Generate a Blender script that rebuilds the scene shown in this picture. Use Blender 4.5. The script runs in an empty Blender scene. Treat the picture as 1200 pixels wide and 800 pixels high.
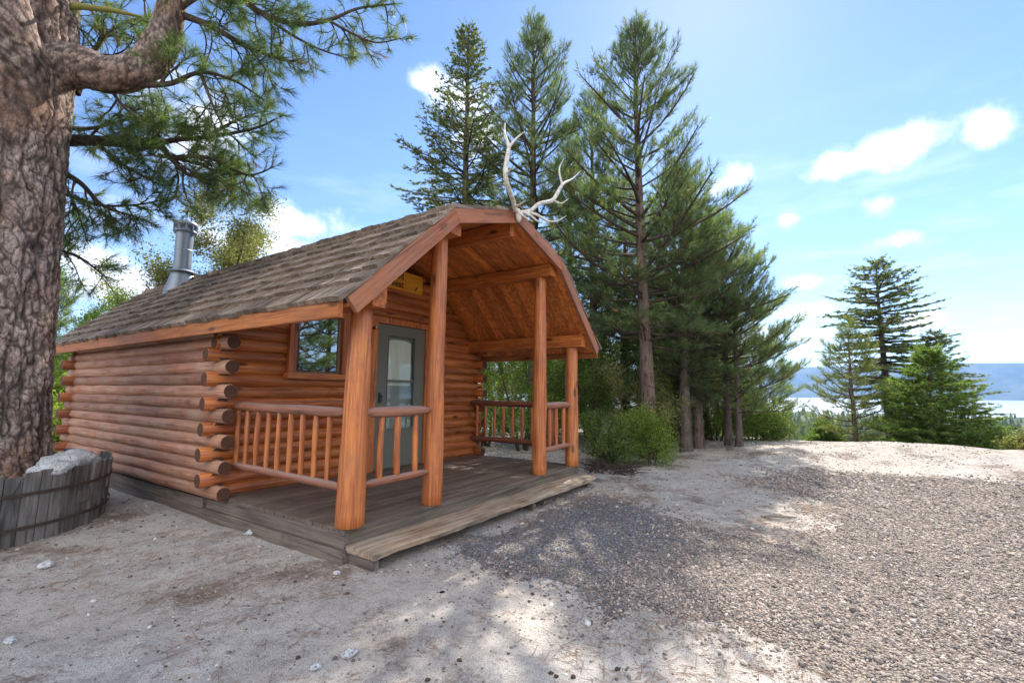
import bpy, math, random
import numpy as np
from mathutils import Vector, Matrix, noise as mnoise
R = math.radians
random.seed(7)
scene = bpy.context.scene
COL = scene.collection

# ------------------------------------------------------------------ camera
S = 1.1
CAMF, TILT, ROLL, YAW = 549.5118, .1077, .0095, .5924
CAM = np.array([-2.333, -2.99, 1.0]) * S
FW = np.array([math.cos(YAW), math.sin(YAW), 0]); RT = np.array([math.sin(YAW), -math.cos(YAW), 0]); UP = np.array([0, 0, 1.])
F2 = FW * math.cos(TILT) + UP * math.sin(TILT); U2 = -FW * math.sin(TILT) + UP * math.cos(TILT)
c_, s_ = math.cos(ROLL), math.sin(ROLL)
def ray(x, y):
    x -= 600; y -= 400
    return F2 + RT * (x * c_ + y * s_) / CAMF - U2 * (-x * s_ + y * c_) / CAMF
def at(x, y, dist):
    """point seen in direction x, y of the photograph, at a horizontal distance in metres"""
    d = ray(x, y); return CAM + d * (dist / math.hypot(d[0], d[1]))
cd = bpy.data.cameras.new('camera'); cam = bpy.data.objects.new('camera', cd); COL.objects.link(cam)
cd.sensor_width = 36; cd.lens = CAMF / 1200 * 36; cd.clip_start = .05; cd.clip_end = 60000
Rx = RT * c_ - U2 * -s_ * -1 if False else None
xax = Vector(RT * c_ + U2 * s_); yax = Vector(U2 * c_ - RT * s_); zax = Vector(-F2)
m = Matrix((xax, yax, zax)).transposed().to_4x4(); m.translation = Vector(CAM); cam.matrix_world = m
scene.camera = cam

# ------------------------------------------------------------------ noise (numpy)
def _hash(ix, iy, seed):
    h = (ix.astype(np.int64) * 374761393 + iy.astype(np.int64) * 668265263 + seed * 974634777) & 0xffffffff
    h = ((h ^ (h >> 13)) * 1274126177) & 0xffffffff
    return ((h ^ (h >> 16)) & 0xffff) / 65535.0
def vnoise(x, y, seed=0):
    x = np.asarray(x, float); y = np.asarray(y, float)
    ix = np.floor(x); iy = np.floor(y); fx = x - ix; fy = y - iy
    fx = fx * fx * (3 - 2 * fx); fy = fy * fy * (3 - 2 * fy)
    a = _hash(ix, iy, seed); b = _hash(ix + 1, iy, seed); c = _hash(ix, iy + 1, seed); d = _hash(ix + 1, iy + 1, seed)
    return (a + (b - a) * fx) * (1 - fy) + (c + (d - c) * fx) * fy - .5
def fbm(x, y, o=4, seed=0):
    s = 0; a = 1
    for i in range(o):
        s = s + a * vnoise(x * 2 ** i, y * 2 ** i, seed + i); a *= .5
    return s
def sstep(a, b, x):
    t = np.clip((x - a) / (b - a), 0, 1); return t * t * (3 - 2 * t)

GZ = -.28
def height(x, y):
    x = np.asarray(x, float); y = np.asarray(y, float)
    r = np.hypot(x - 2, y - 1)
    z = GZ + .05 * fbm(x / 3.1, y / 3.1, 2, 3) + .022 * fbm(x / .5, y / .5, 3, 9) * (r < 40) + .007 * fbm(x / .09, y / .09, 2, 19) * (r < 12)
    # fairly level pad under the cabin
    # mound of bare earth at the far side of the drive
    mx, my = x - 11.3, y + 5.0
    z = z + .30 * np.exp(-(mx / 1.9) ** 2 - (my / 3.4) ** 2) * (1 + .5 * fbm(x / 1.1, y / 1.1, 3, 31))
    z = z + .12 * np.exp(-((x - 9.4) / 1.2) ** 2 - ((y + 2.4) / 1.0) ** 2)
    rr = np.maximum(r - 12.6, 0)
    z = z - 49.5 * (1 - np.exp(-rr / 330)) - 14 * sstep(1650, 2000, r)
    z = z + np.minimum(rr * .03, 6) * fbm(x / 60, y / 60, 4, 55) * (r < 1900)
    return z

# ------------------------------------------------------------------ mesh helpers
class MB:
    def __init__(s): s.v = []; s.f = []; s.sm = []; s.mi = []
    def add(s, vs, fs, smooth=False, mi=0):
        n = len(s.v); s.v += [tuple(map(float, v)) for v in vs]; s.f += [tuple(i + n for i in f) for f in fs]
        s.sm += [smooth] * len(fs); s.mi += [mi] * len(fs); return s
    def box(s, a, b, rot=None, piv=None, jit=0):
        (x0, y0, z0), (x1, y1, z1) = a, b
        vs = [(x0,y0,z0),(x1,y0,z0),(x1,y1,z0),(x0,y1,z0),(x0,y0,z1),(x1,y0,z1),(x1,y1,z1),(x0,y1,z1)]
        if jit: vs = [tuple(c + random.uniform(-jit, jit) for c in v) for v in vs]
        if rot is not None:
            p = Vector(piv if piv else ((x0+x1)/2,(y0+y1)/2,(z0+z1)/2))
            vs = [tuple(rot @ (Vector(v) - p) + p) for v in vs]
        return s.add(vs, [(0,3,2,1),(4,5,6,7),(0,1,5,4),(1,2,6,5),(2,3,7,6),(3,0,4,7)])
    def plank(s, p0, p1, w, t, up=(0,0,1), bev=.004):
        """board from p0 to p1; w across, t along up; small chamfers on the long edges"""
        p0 = Vector(p0); p1 = Vector(p1); d = (p1 - p0).normalized(); u = Vector(up); u = (u - d * u.dot(d)).normalized(); r = d.cross(u)
        o = [(-w/2+bev,-t/2),(w/2-bev,-t/2),(w/2,-t/2+bev),(w/2,t/2-bev),(w/2-bev,t/2),(-w/2+bev,t/2),(-w/2,t/2-bev),(-w/2,-t/2+bev)]
        vs = [p0 + r * a + u * b for a, b in o] + [p1 + r * a + u * b for a, b in o]
        fs = [(i, (i+1) % 8, 8 + (i+1) % 8, 8 + i) for i in range(8)] + [tuple(range(7,-1,-1)), tuple(range(8,16))]
        return s.add(vs, fs)
    def prism(s, poly, ax, a, b):
        """poly in the two other axes, extruded along ax from a to b"""
        def P(p, c):
            q = list(p); q.insert(ax, c); return tuple(q)
        n = len(poly)
        return s.add([P(p, a) for p in poly] + [P(p, b) for p in poly],
            [tuple(range(n))[::-1], tuple(range(n, 2*n))] + [(i, (i+1)%n, n+(i+1)%n, n+i) for i in range(n)])
    def log(s, p0, p1, r0, r1=None, segs=16, step=.22, wob=.004, squash=(1,1), taper=0, seed=None, rough=.03):
        """a peeled log: irregular tube with its own flat end grain faces"""
        r1 = r0 if r1 is None else r1
        p0 = Vector(p0); p1 = Vector(p1); L = (p1 - p0).length; d = (p1 - p0) / L
        u = Vector((0,0,1)) if abs(d.z) < .9 else Vector((1,0,0)); u = (u - d * u.dot(d)).normalized(); r = d.cross(u)
        sd = random.random() * 100 if seed is None else seed
        ts = [0, .006 / L] + [i / max(1, round(L / step)) for i in range(1, max(2, round(L / step)))] + [1 - .006 / L, 1]
        rings = []
        for k, t in enumerate(ts):
            rad = r0 + (r1 - r0) * t
            if taper: rad *= 1 - .55 * (max(0, 1 - t * L / taper) ** 2 + max(0, 1 - (1 - t) * L / taper) ** 2)
            if k in (0, len(ts) - 1): rad *= .93
            cx = wob * mnoise.noise(Vector((t * L * 1.3, sd, 0))) * 2; cy = wob * mnoise.noise(Vector((t * L * 1.3, sd, 9))) * 2
            ring = []
            for i in range(segs):
                a = 2 * math.pi * i / segs
                q = rad * (1 + rough * 2 * mnoise.noise(Vector((math.cos(a) * 1.5, math.sin(a) * 1.5 + sd, t * L * 2.2))))
                ring.append(p0 + d * (t * L) + r * (math.cos(a) * q * squash[0] + cx) + u * (math.sin(a) * q * squash[1] + cy))
            rings.append(ring)
        vs = [v for ring in rings for v in ring]; fs = []
        for k in range(len(rings) - 1):
            for i in range(segs):
                j = (i + 1) % segs; fs.append((k*segs+i, k*segs+j, (k+1)*segs+j, (k+1)*segs+i))
        s.add(vs, fs, True)
        for ring, fl in ((rings[0], True), (rings[-1], False)):
            idx = list(range(segs)); s.add(ring, [tuple(idx[::-1]) if fl else tuple(idx)], False, 1)
        return s
    def build(s, name, mat, parent=None):
        me = bpy.data.meshes.new(name)
        off = ROOTS.get(parent.name, Vector()) if parent is not None else Vector()
        me.from_pydata([(v[0]-off.x, v[1]-off.y, v[2]-off.z) for v in s.v], [], s.f)
        me.polygons.foreach_set('use_smooth', s.sm)
        if 1 in s.mi:
            me.polygons.foreach_set('material_index', s.mi)
            if not isinstance(mat, (list, tuple)): mat = [mat, M_endgrain]
        for mm in (mat if isinstance(mat, (list, tuple)) else [mat]): me.materials.append(mm)
        o = bpy.data.objects.new(name, me); COL.objects.link(o)
        if parent is not None: o.parent = parent; ROOTS[o.name] = off
        return o
ROOTS = {}
def root(name, loc, label, cat, group=None):
    o = bpy.data.objects.new(name, None); COL.objects.link(o); o.location = loc; o.empty_display_size = .2
    ROOTS[o.name] = Vector(loc); return tag(o, label, cat, group)
def tag(o, label=None, cat=None, group=None, kind=None):
    if label: o['label'] = label
    if cat: o['category'] = cat
    if group: o['group'] = group
    if kind: o['kind'] = kind
    return o
def fastmesh(name, V, faces, mat, parent=None, smooth=False, attr=None, k=3, off=None):
    """numpy verts, (n,k) faces"""
    me = bpy.data.meshes.new(name)
    V = np.asarray(V, np.float64)
    if parent is not None and off is None: off = ROOTS.get(parent.name, Vector())
    if off is not None: V = V - np.array(off)
    n = len(faces); me.vertices.add(len(V)); me.vertices.foreach_set('co', V.astype(np.float32).ravel())
    me.loops.add(n * k); me.loops.foreach_set('vertex_index', np.asarray(faces, np.int32).ravel())
    me.polygons.add(n); me.polygons.foreach_set('loop_start', np.arange(0, n * k, k, dtype=np.int32))
    me.polygons.foreach_set('use_smooth', np.full(n, smooth)); me.update(calc_edges=True)
    if attr is not None:
        for an, av in attr.items():
            a = me.attributes.new(an, 'FLOAT', 'POINT'); a.data.foreach_set('value', np.asarray(av, np.float32))
    me.materials.append(mat)
    o = bpy.data.objects.new(name, me); COL.objects.link(o)
    if parent is not None: o.parent = parent; ROOTS[o.name] = Vector(off)
    return o

# ------------------------------------------------------------------ materials
class NT:
    def __init__(s, name):
        s.m = bpy.data.materials.new(name); s.m.use_nodes = True; s.t = s.m.node_tree; s.t.nodes.clear()
        s.out = s.t.nodes.new('ShaderNodeOutputMaterial'); s.p = s.t.nodes.new('ShaderNodeBsdfPrincipled')
        s.t.links.new(s.p.outputs[0], s.out.inputs[0])
    def n(s, typ, ins=None, **kw):
        nd = s.t.nodes.new(typ)
        for k, v in kw.items(): setattr(nd, k, v)
        for k, v in (ins or {}).items(): s.i(nd.inputs[k], v)
        return nd
    def i(s, sock, v):
        if isinstance(v, bpy.types.NodeSocket): s.t.links.new(v, sock)
        elif isinstance(v, bpy.types.Node): s.t.links.new(v.outputs[0], sock)
        else: sock.default_value = v
    def coord(s): return s.n('ShaderNodeTexCoord').outputs['Object']
    def map(s, v, scale=(1,1,1), loc=(0,0,0), rot=(0,0,0)):
        return s.n('ShaderNodeMapping', {'Vector': v, 'Scale': scale, 'Location': loc, 'Rotation': rot}).outputs[0]
    def noise(s, v, scale, detail=4, rough=.55, dist=0):
        return s.n('ShaderNodeTexNoise', {'Vector': v, 'Scale': scale, 'Detail': detail, 'Roughness': rough, 'Distortion': dist}).outputs[0]
    def vor(s, v, scale, feature='F1', out='Distance', rnd=1):
        nd = s.n('ShaderNodeTexVoronoi', {'Vector': v, 'Scale': scale, 'Randomness': rnd}, feature=feature); return nd.outputs[out]
    def ramp(s, f, stops, interp='LINEAR'):
        nd = s.n('ShaderNodeValToRGB', {'Fac': f}); cr = nd.color_ramp; cr.interpolation = interp
        while len(cr.elements) < len(stops): cr.elements.new(.5)
        for e, (p, c) in zip(cr.elements, stops):
            e.position = p; e.color = (c, c, c, 1) if isinstance(c, (int, float)) else (*c, 1)
        return nd.outputs[0]
    def mix(s, f, a, b, blend='MIX'):
        nd = s.n('ShaderNodeMix', data_type='RGBA', blend_type=blend)
        s.i(nd.inputs[0], f)
        for k, v in ((6, a), (7, b)): s.i(nd.inputs[k], (*v, 1) if isinstance(v, tuple) and len(v) == 3 else v)
        return nd.outputs[2]
    def math(s, op, a, b=0, c=None):
        nd = s.n('ShaderNodeMath', operation=op); s.i(nd.inputs[0], a); s.i(nd.inputs[1], b)
        if c is not None: s.i(nd.inputs[2], c)
        return nd.outputs[0]
    def vadd(s, a, b):
        nd = s.n('ShaderNodeVectorMath', operation='ADD'); s.i(nd.inputs[0], a); s.i(nd.inputs[1], b); return nd.outputs[0]
    def bump(s, h, strength, dist=.01, normal=None):
        ins = {'Height': h, 'Strength': strength, 'Distance': dist}
        if normal is not None: ins['Normal'] = normal
        return s.n('ShaderNodeBump', ins).outputs[0]
    def fin(s, col, rough=.7, normal=None, spec=.3, metal=0):
        s.i(s.p.inputs['Base Color'], (*col, 1) if isinstance(col, tuple) and len(col) == 3 else col)
        s.i(s.p.inputs['Roughness'], rough); s.p.inputs['Specular IOR Level'].default_value = spec
        s.i(s.p.inputs['Metallic'], metal)
        if normal is not None: s.i(s.p.inputs['Normal'], normal)
        return s.m
AX = {'x': 0, 'y': 1, 'z': 2}
def wood(name, axis, c1, c2, c3, knots=.5, weather=None, wamt=0, topw=0, rough=.6, grain=1.0, bump=.35, cracks=.6, isl=.22, spec=.3, rot=0, blotamt=.55):
    t = NT(name); co = t.coord(); co = t.map(co, rot=(0, rot, 0)) if rot else co; isld = t.n('ShaderNodeNewGeometry').outputs['Random Per Island']
    off = t.n('ShaderNodeCombineXYZ', {0: t.math('MULTIPLY', isld, 37.), 1: t.math('MULTIPLY', isld, 61.), 2: t.math('MULTIPLY', isld, 23.)}).outputs[0]
    co = t.vadd(co, off)
    def sc(along, across):
        v = [across] * 3; v[AX[axis]] = along; return tuple(v)
    fine = t.noise(t.map(co, sc(1.6, 42 * grain)), 1, 5, .65, .4)
    broad = t.noise(t.map(co, sc(.9, 5)), 1, 4, .6, .6)
    blot = t.noise(co, 2.1, 4, .6)
    col = t.mix(t.ramp(broad, [(.36, 0.), (.62, 1.)]), c1, c2)
    col = t.mix(t.math('MULTIPLY', t.ramp(fine, [(.40, 1.), (.58, 0.)]), .85), col, c3)
    col = t.mix(t.ramp(t.noise(co, 4.3, 5, .65), [(.52, 0.), (.70, blotamt)]), col, c3)
    kv = t.vor(t.map(co, sc(1.3, 3.6)), 1.6); kd = t.vadd(co, (3.1, 1.7, 2.2))
    kmask = t.math('MULTIPLY', t.ramp(t.math('ADD', kv, t.math('MULTIPLY', t.math('SUBTRACT', fine, .5), .06)), [(.10, 1.), (.19, 0.)]), knots)
    dk = tuple(a * .22 for a in c3)
    col = t.mix(kmask, col, dk)
    crk = t.ramp(t.noise(t.map(co, sc(.9, 17 * grain)), 1, 3, .5, .2), [(.655, 0.), (.69, 1.)])
    col = t.mix(t.math('MULTIPLY', crk, cracks), col, dk)
    if weather:
        w = t.math('MULTIPLY', t.ramp(t.math('ADD', t.math('MULTIPLY', blot, .6), t.math('MULTIPLY', fine, .4)), [(.36, 0.), (.62, 1.)]), wamt)
        if topw:
            nz = t.n('ShaderNodeSeparateXYZ', {0: t.n('ShaderNodeNewGeometry').outputs['Normal']}).outputs[2]
            up = t.math('MULTIPLY', t.ramp(t.math('ADD', nz, t.math('MULTIPLY', t.math('SUBTRACT', broad, .5), .9)), [(.15, 0.), (.85, 1.)]), topw)
            w = t.math('MAXIMUM', w, up)
        wc = t.mix(fine, tuple(a * .55 for a in weather), weather)
        col = t.mix(w, col, wc)
    val = t.math('ADD', t.math('MULTIPLY', isld, 2 * isl), 1 - isl)
    col = t.mix(1., col, t.n('ShaderNodeCombineColor', {0: val, 1: val, 2: val}).outputs[0], 'MULTIPLY')
    h = t.math('SUBTRACT', t.math('ADD', t.math('MULTIPLY', fine, .5), t.math('MULTIPLY', broad, .5)), t.math('MULTIPLY', crk, .8))
    return t.fin(col, t.math('ADD', t.math('MULTIPLY', fine, .2), rough - .1), t.bump(h, bump, .012), spec)
OR1, OR2, OR3 = (.64, .21, .042), (.46, .125, .026), (.23, .05, .015)
W = {}
for a in 'xyz':
    W['orange', a] = wood('stained_wood_' + a, a, OR1, OR2, OR3, .8, (.30, .13, .07), .25, rough=.48, spec=.45)
W['post'] = wood('post_wood', 'z', (.70, .235, .045), (.52, .14, .028), (.26, .058, .017), 1., (.38, .17, .09), .4, rough=.45, spec=.5)
W['side'] = wood('weathered_stained_logs', 'y', (.44, .17, .08), (.33, .11, .048), (.17, .055, .03), .6, (.50, .32, .22), .8, .6, rough=.65, cracks=.8)
W['ends'] = wood('end_log_wood', 'x', (.46, .14, .032), (.33, .085, .022), (.16, .04, .014), .8, (.28, .14, .09), .3, rough=.5, spec=.4)
W['wall'] = wood('front_log_wood', 'x', (.64, .21, .042), (.46, .125, .026), (.23, .05, .015), .9, (.32, .14, .07), .25, rough=.45, spec=.5)
W['fascia_x'] = wood('gable_board_wood', 'x', (.46, .165, .07), (.36, .11, .045), (.22, .07, .035), .6, (.34, .22, .16), .55, rough=.65)
W['fascia_y'] = wood('eave_board_wood', 'y', (.52, .19, .05), (.42, .13, .03), (.25, .07, .02), .8, (.34, .19, .11), .35, rough=.6)
W['ceil'] = wood('ceiling_boards', 'x', (.74, .26, .06), (.58, .18, .04), (.36, .09, .025), .45, None, 0, rough=.42, isl=.3, grain=.5, cracks=.1, blotamt=.25, spec=.5)
W['beam'] = wood('beam_wood', 'y', (.58, .19, .042), (.43, .125, .028), (.25, .06, .018), .8, rough=.5)
W['rail_x'] = wood('worn_rail_x', 'x', (.40, .14, .05), (.30, .09, .035), (.17, .05, .025), .3, (.40, .26, .22), .45, .95, rough=.6)
W['rail_y'] = wood('worn_rail_y', 'y', (.36, .12, .045), (.26, .075, .03), (.15, .045, .022), .3, (.36, .25, .21), .4, .95, rough=.6)
W['rail_dark'] = wood('dark_rail', 'y', (.28, .09, .04), (.20, .06, .03), (.10, .03, .018), .3, (.2, .12, .09), .2, .6, rough=.6)
W['deck'] = wood('deck_boards', 'x', (.175, .14, .11), (.125, .095, .075), (.06, .046, .038), .4, (.27, .19, .145), .5, rough=.55, cracks=.5, isl=.18)
W['rim'] = wood('rim_board', 'x', (.19, .16, .115), (.13, .105, .075), (.06, .05, .04), .3, (.24, .18, .13), .4, rough=.75)
W['rim_y'] = wood('skirt_board', 'y', (.19, .155, .12), (.13, .10, .08), (.07, .052, .045), .3, (.26, .2, .16), .4, rough=.8)
W['step'] = wood('old_step_plank', 'x', (.42, .29, .18), (.30, .18, .10), (.10, .065, .045), .5, (.52, .44, .34), .7, rough=.8, grain=.55, cracks=1., bump=.8)
W['stave'] = wood('grey_staves', 'z', (.19, .17, .15), (.115, .10, .088), (.05, .042, .036), .8, (.25, .24, .225), .55, rough=.85, bump=.7, isl=.32, grain=.6)
W['sign'] = wood('sign_wood', 'x', (.85, .42, .045), (.75, .33, .03), (.55, .2, .02), .2, rough=.4, isl=.02, blotamt=.1, cracks=0)

def simple(name, col, rough=.6, metal=0, spec=.4, var=0, scale=8, bump=0):
    t = NT(name)
    if var:
        n = t.noise(t.coord(), scale, 5, .6); c = t.mix(n, tuple(x * (1 - var) for x in col), tuple(min(1, x * (1 + var)) for x in col))
        return t.fin(c, rough, t.bump(n, bump, .01) if bump else None, spec, metal)
    return t.fin(col, rough, None, spec, metal)
M_endgrain = simple('dark_end_grain', (.085, .035, .018), .8, var=.5, scale=22, bump=.5)
M_door = simple('grey_green_door_paint', (.135, .13, .105), .45, var=.12, scale=3)
M_black = simple('black_metal', (.02, .02, .02), .4)
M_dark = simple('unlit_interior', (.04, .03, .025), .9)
M_curtain = simple('cream_curtain', (.78, .75, .64), .9, var=.06, scale=3)
M_white = simple('white_plastic', (.75, .75, .72), .4)
M_letter = simple('burnt_letters', (.09, .022, .01), .7)
M_iron = simple('rusty_hoop', (.085, .06, .048), .75, .5, var=.5, scale=14, bump=.3)
def m_galv():
    t = NT('galvanised_steel'); n = t.noise(t.map(t.coord(), (14, 14, 1.2)), 1, 4, .6)
    return t.fin(t.mix(n, (.14, .155, .175), (.34, .37, .41)), t.math('ADD', t.math('MULTIPLY', n, .25), .38), t.bump(n, .15, .01), .5, .85)
M_galv = m_galv()
def m_glass(name, tint, tr):
    t = NT(name); g = t.n('ShaderNodeBsdfGlossy', {'Color': (.92, .95, .97, 1), 'Roughness': .01})
    tp = t.n('ShaderNodeBsdfTransparent', {'Color': (*tint, 1)}); lw = t.n('ShaderNodeLayerWeight', {'Blend': .5}).outputs['Facing']; fr = t.math('ADD', tr, t.math('MULTIPLY', t.math('POWER', lw, 3.), 1 - tr))
    mx = t.n('ShaderNodeMixShader', {0: fr, 1: tp, 2: g}); t.t.links.new(mx.outputs[0], t.out.inputs[0]); return t.m
M_glass = m_glass('window_glass', (.3, .33, .33), .42)
M_glassd = m_glass('door_glass', (.9, .93, .92), .03)
def m_shake():
    t = NT('cedar_shakes'); g = t.n('ShaderNodeNewGeometry'); isl = g.outputs['Random Per Island']
    off = t.n('ShaderNodeCombineXYZ', {0: t.math('MULTIPLY', isl, 37.), 1: t.math('MULTIPLY', isl, 61.), 2: 0.}).outputs[0]
    co = t.vadd(t.coord(), off)
    fine = t.noise(t.map(co, (1.5, 65, 1.5)), 1, 5, .7, .2); blot = t.noise(co, 5, 4, .6)
    c = t.mix(t.ramp(fine, [(.3, 0.), (.7, 1.)]), (.075, .055, .042), (.36, .28, .215))
    c = t.mix(t.ramp(blot, [(.5, 0.), (.72, .7)]), c, (.13, .085, .055))
    c = t.mix(t.ramp(t.noise(co, 11, 3, .6), [(.62, 0.), (.72, .55)]), c, (.045, .05, .03))
    v = t.math('ADD', t.math('MULTIPLY', isl, .9), .55)
    c = t.mix(1., c, t.n('ShaderNodeCombineColor', {0: v, 1: v, 2: v}).outputs[0], 'MULTIPLY')
    return t.fin(c, .85, t.bump(fine, .7, .012), .2)
M_shake = m_shake()
M_antler = NT('bleached_bone'); _n = M_antler.noise(M_antler.coord(), 18, 5, .65)
M_antler = M_antler.fin(M_antler.mix(M_antler.ramp(_n, [(.3, 0.), (.65, 1.)]), (.36, .30, .23), (.72, .68, .6)), .6, M_antler.bump(_n, .4, .008))
def m_rock(name, a, b):
    t = NT(name); co = t.coord(); n = t.noise(co, 5, 6, .65); sp = t.noise(co, 70, 3, .7)
    c = t.mix(n, a, b); c = t.mix(t.ramp(sp, [(.56, 0.), (.62, .8)]), c, (.05, .05, .055)); c = t.mix(t.ramp(sp, [(.36, .6), (.42, 0.)]), c, (.75, .74, .72))
    return t.fin(c, .85, t.bump(t.math('ADD', n, t.math('MULTIPLY', sp, .25)), .7, .03), .25)
M_rock = m_rock('granite_rock', (.34, .34, .35), (.50, .50, .49))
M_soil = simple('dark_planter_soil', (.07, .048, .033), .95, var=.5, scale=25, bump=.8)

def m_ground():
    t = NT('sandy_ground'); co = t.coord()
    big = t.noise(co, .45, 5, .6); mid = t.noise(co, 3.1, 6, .65); fin = t.noise(co, 38, 5, .75); gr = t.noise(co, 150, 2, .6)
    c = t.mix(t.ramp(mid, [(.32, 0.), (.68, 1.)]), (.38, .35, .32), (.57, .53, .48))
    c = t.mix(t.ramp(big, [(.4, 0.), (.65, .55)]), c, (.46, .385, .31))
    # scraps of brown needle litter and bark
    lit = t.ramp(t.math('ADD', t.math('MULTIPLY', t.noise(co, 1.25, 4, .6), .62), t.math('MULTIPLY', t.noise(t.map(co, (1, 1, 1)), 17, 5, .8, 1.5), .38)), [(.52, 0.), (.60, .85)])
    c = t.mix(lit, c, (.145, .092, .06))
    c = t.mix(t.ramp(fin, [(.32, .75), (.44, 0.)]), c, (.16, .14, .125))
    c = t.mix(t.ramp(fin, [(.60, 0.), (.70, .6)]), c, (.62, .59, .55))
    sp = t.ramp(t.vor(co, 42), [(.10, .85), (.17, 0.)]); c = t.mix(t.math('MULTIPLY', sp, t.ramp(t.noise(co, 2.3, 3), [(.45, 0.), (.6, 1.)])), c, (.06, .055, .055))
    c = t.mix(t.ramp(gr, [(.54, 0.), (.64, .75)]), c, (.10, .09, .085)); c = t.mix(t.ramp(t.noise(co, 9, 5, .7), [(.5, 0.), (.68, .5)]), c, (.20, .17, .15))
    # vegetated country far off
    cs = t.n('ShaderNodeSeparateXYZ', {0: co}); r = t.n('ShaderNodeVectorMath', {0: t.map(co, (1, 1, 0))}, operation='LENGTH').outputs['Value']
    forest = t.mix(t.ramp(t.noise(co, .02, 6, .7), [(.42, 0.), (.62, 1.)]), (.03, .055, .025), (.11, .13, .06))
    c = t.mix(t.ramp(t.math('DIVIDE', r, 40), [(.45, 0.), (1., 1.)]), c, forest)
    h = t.math('ADD', t.math('ADD', t.math('MULTIPLY', fin, .7), t.math('MULTIPLY', gr, .35)), t.math('MULTIPLY', mid, .6))
    return t.fin(c, .95, t.bump(h, .9, .02), .15)
M_ground = m_ground()
def m_gravelbed():
    t = NT('gravel_bed'); co = t.coord(); v = t.n('ShaderNodeTexVoronoi', {'Vector': co, 'Scale': 62.}); 
    rnd = t.n('ShaderNodeSeparateColor', {0: v.outputs['Color']}).outputs[0]
    c = t.ramp(rnd, [(0., (.09, .08, .08)), (.3, (.19, .16, .14)), (.6, (.31, .25, .205)), (.85, (.40, .33, .27)), (1., (.48, .42, .36))])
    c = t.mix(t.ramp(t.noise(co, 1.2, 5), [(.40, 0.), (.62, .85)]), c, (.38, .32, .265))
    c = t.mix(t.ramp(v.outputs['Distance'], [(.3, 0.), (.75, .8)]), c, (.05, .045, .045))
    return t.fin(c, .9, t.bump(t.math('SUBTRACT', 1., v.outputs['Distance']), 1., .02), .2)
M_gravelbed = m_gravelbed()
def m_stone(name, stops):
    t = NT(name); g = t.n('ShaderNodeNewGeometry').outputs['Random Per Island']
    c = t.ramp(g, stops); n = t.noise(t.coord(), 60, 3); c = t.mix(t.math('MULTIPLY', n, .35), c, (.3, .27, .25))
    return t.fin(c, .8, None, .3)
M_stones = m_stone('mixed_gravel_stones', [(0., (.055, .05, .05)), (.2, (.13, .11, .10)), (.45, (.235, .185, .155)), (.72, (.35, .27, .215)), (.9, (.43, .355, .295)), (.98, (.50, .44, .39)), (1., (.6, .56, .52))])
M_stones_shade = m_stone('shade_tinted_gravel_stones', [(0., (.04, .045, .06)), (.5, (.085, .095, .12)), (.85, (.16, .165, .185)), (1., (.34, .33, .33))])  # darker, bluer gravel colours with the tree shade painted in
M_pebbles = m_stone('pale_pebbles', [(0., (.045, .04, .04)), (.4, (.11, .095, .085)), (.55, (.25, .21, .18)), (.75, (.42, .37, .32)), (1., (.62, .59, .55))])
M_litter = m_stone('dead_needles', [(0., (.10, .045, .022)), (.6, (.24, .12, .06)), (1., (.40, .27, .15))])

def m_needles(name, a, b, tip, brown=(.16, .10, .04), trans=.35):
    t = NT(name); at_ = t.n('ShaderNodeAttribute', attribute_name='rnd').outputs['Fac']
    c = t.ramp(at_, [(0., a), (.55, b), (.9, tip), (.97, brown), (1., brown)])
    t.i(t.p.inputs['Base Color'], c); t.p.inputs['Roughness'].default_value = .5; t.p.inputs['Specular IOR Level'].default_value = .35
    tr = t.n('ShaderNodeBsdfTranslucent', {'Color': t.mix(1., c, (1.5, 1.7, .8), 'MULTIPLY')})
    mx = t.n('ShaderNodeMixShader', {0: trans, 1: t.p.outputs[0], 2: tr.outputs[0]}); t.t.links.new(mx.outputs[0], t.out.inputs[0])
    return t.m
N_pond = m_needles('long_pine_needles', (.05, .085, .035), (.10, .145, .055), (.22, .26, .10), trans=.45)
N_pine = m_needles('pine_needles', (.08, .115, .06), (.135, .18, .09), (.24, .27, .13), trans=.5)
N_fir = m_needles('fir_needles', (.075, .10, .04), (.13, .155, .055), (.23, .22, .08), trans=.5)
N_young = m_needles('young_fir_needles', (.07, .12, .03), (.13, .19, .045), (.25, .30, .08), brown=(.12, .15, .04), trans=.45)
N_far = m_needles('old_fir_needles', (.10, .125, .06), (.16, .18, .085), (.26, .25, .12), trans=.55)
L_lime = m_needles('bright_leaves', (.09, .14, .02), (.18, .25, .04), (.36, .40, .09), trans=.5)
L_green = m_needles('green_leaves', (.06, .10, .022), (.12, .18, .04), (.24, .29, .08), trans=.45)
L_olive = m_needles('olive_leaves', (.09, .10, .03), (.17, .17, .06), (.30, .27, .11), trans=.4)
def m_bark(name, a, b, dark, sc=1.):
    t = NT(name); co = t.coord(); n = t.noise(t.map(co, (9*sc, 9*sc, 2.2*sc)), 1, 6, .7, .8); n2 = t.noise(co, 2.5, 4)
    c = t.mix(t.ramp(n2, [(.35, 0.), (.65, 1.)]), a, b); c = t.mix(t.ramp(n, [(.36, 1.), (.52, 0.)]), c, dark)
    return t.fin(c, .9, t.bump(n, .9, .03), .15)
M_bark = m_bark('grey_brown_bark', (.12, .09, .075), (.17, .135, .115), (.05, .035, .028), 1.6)
M_barkred = m_bark('red_brown_bark', (.15, .10, .075), (.19, .135, .11), (.04, .027, .022), 1.6)
M_twig = m_bark('dark_twigs', (.075, .055, .042), (.12, .09, .07), (.035, .025, .02), 3)
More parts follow.
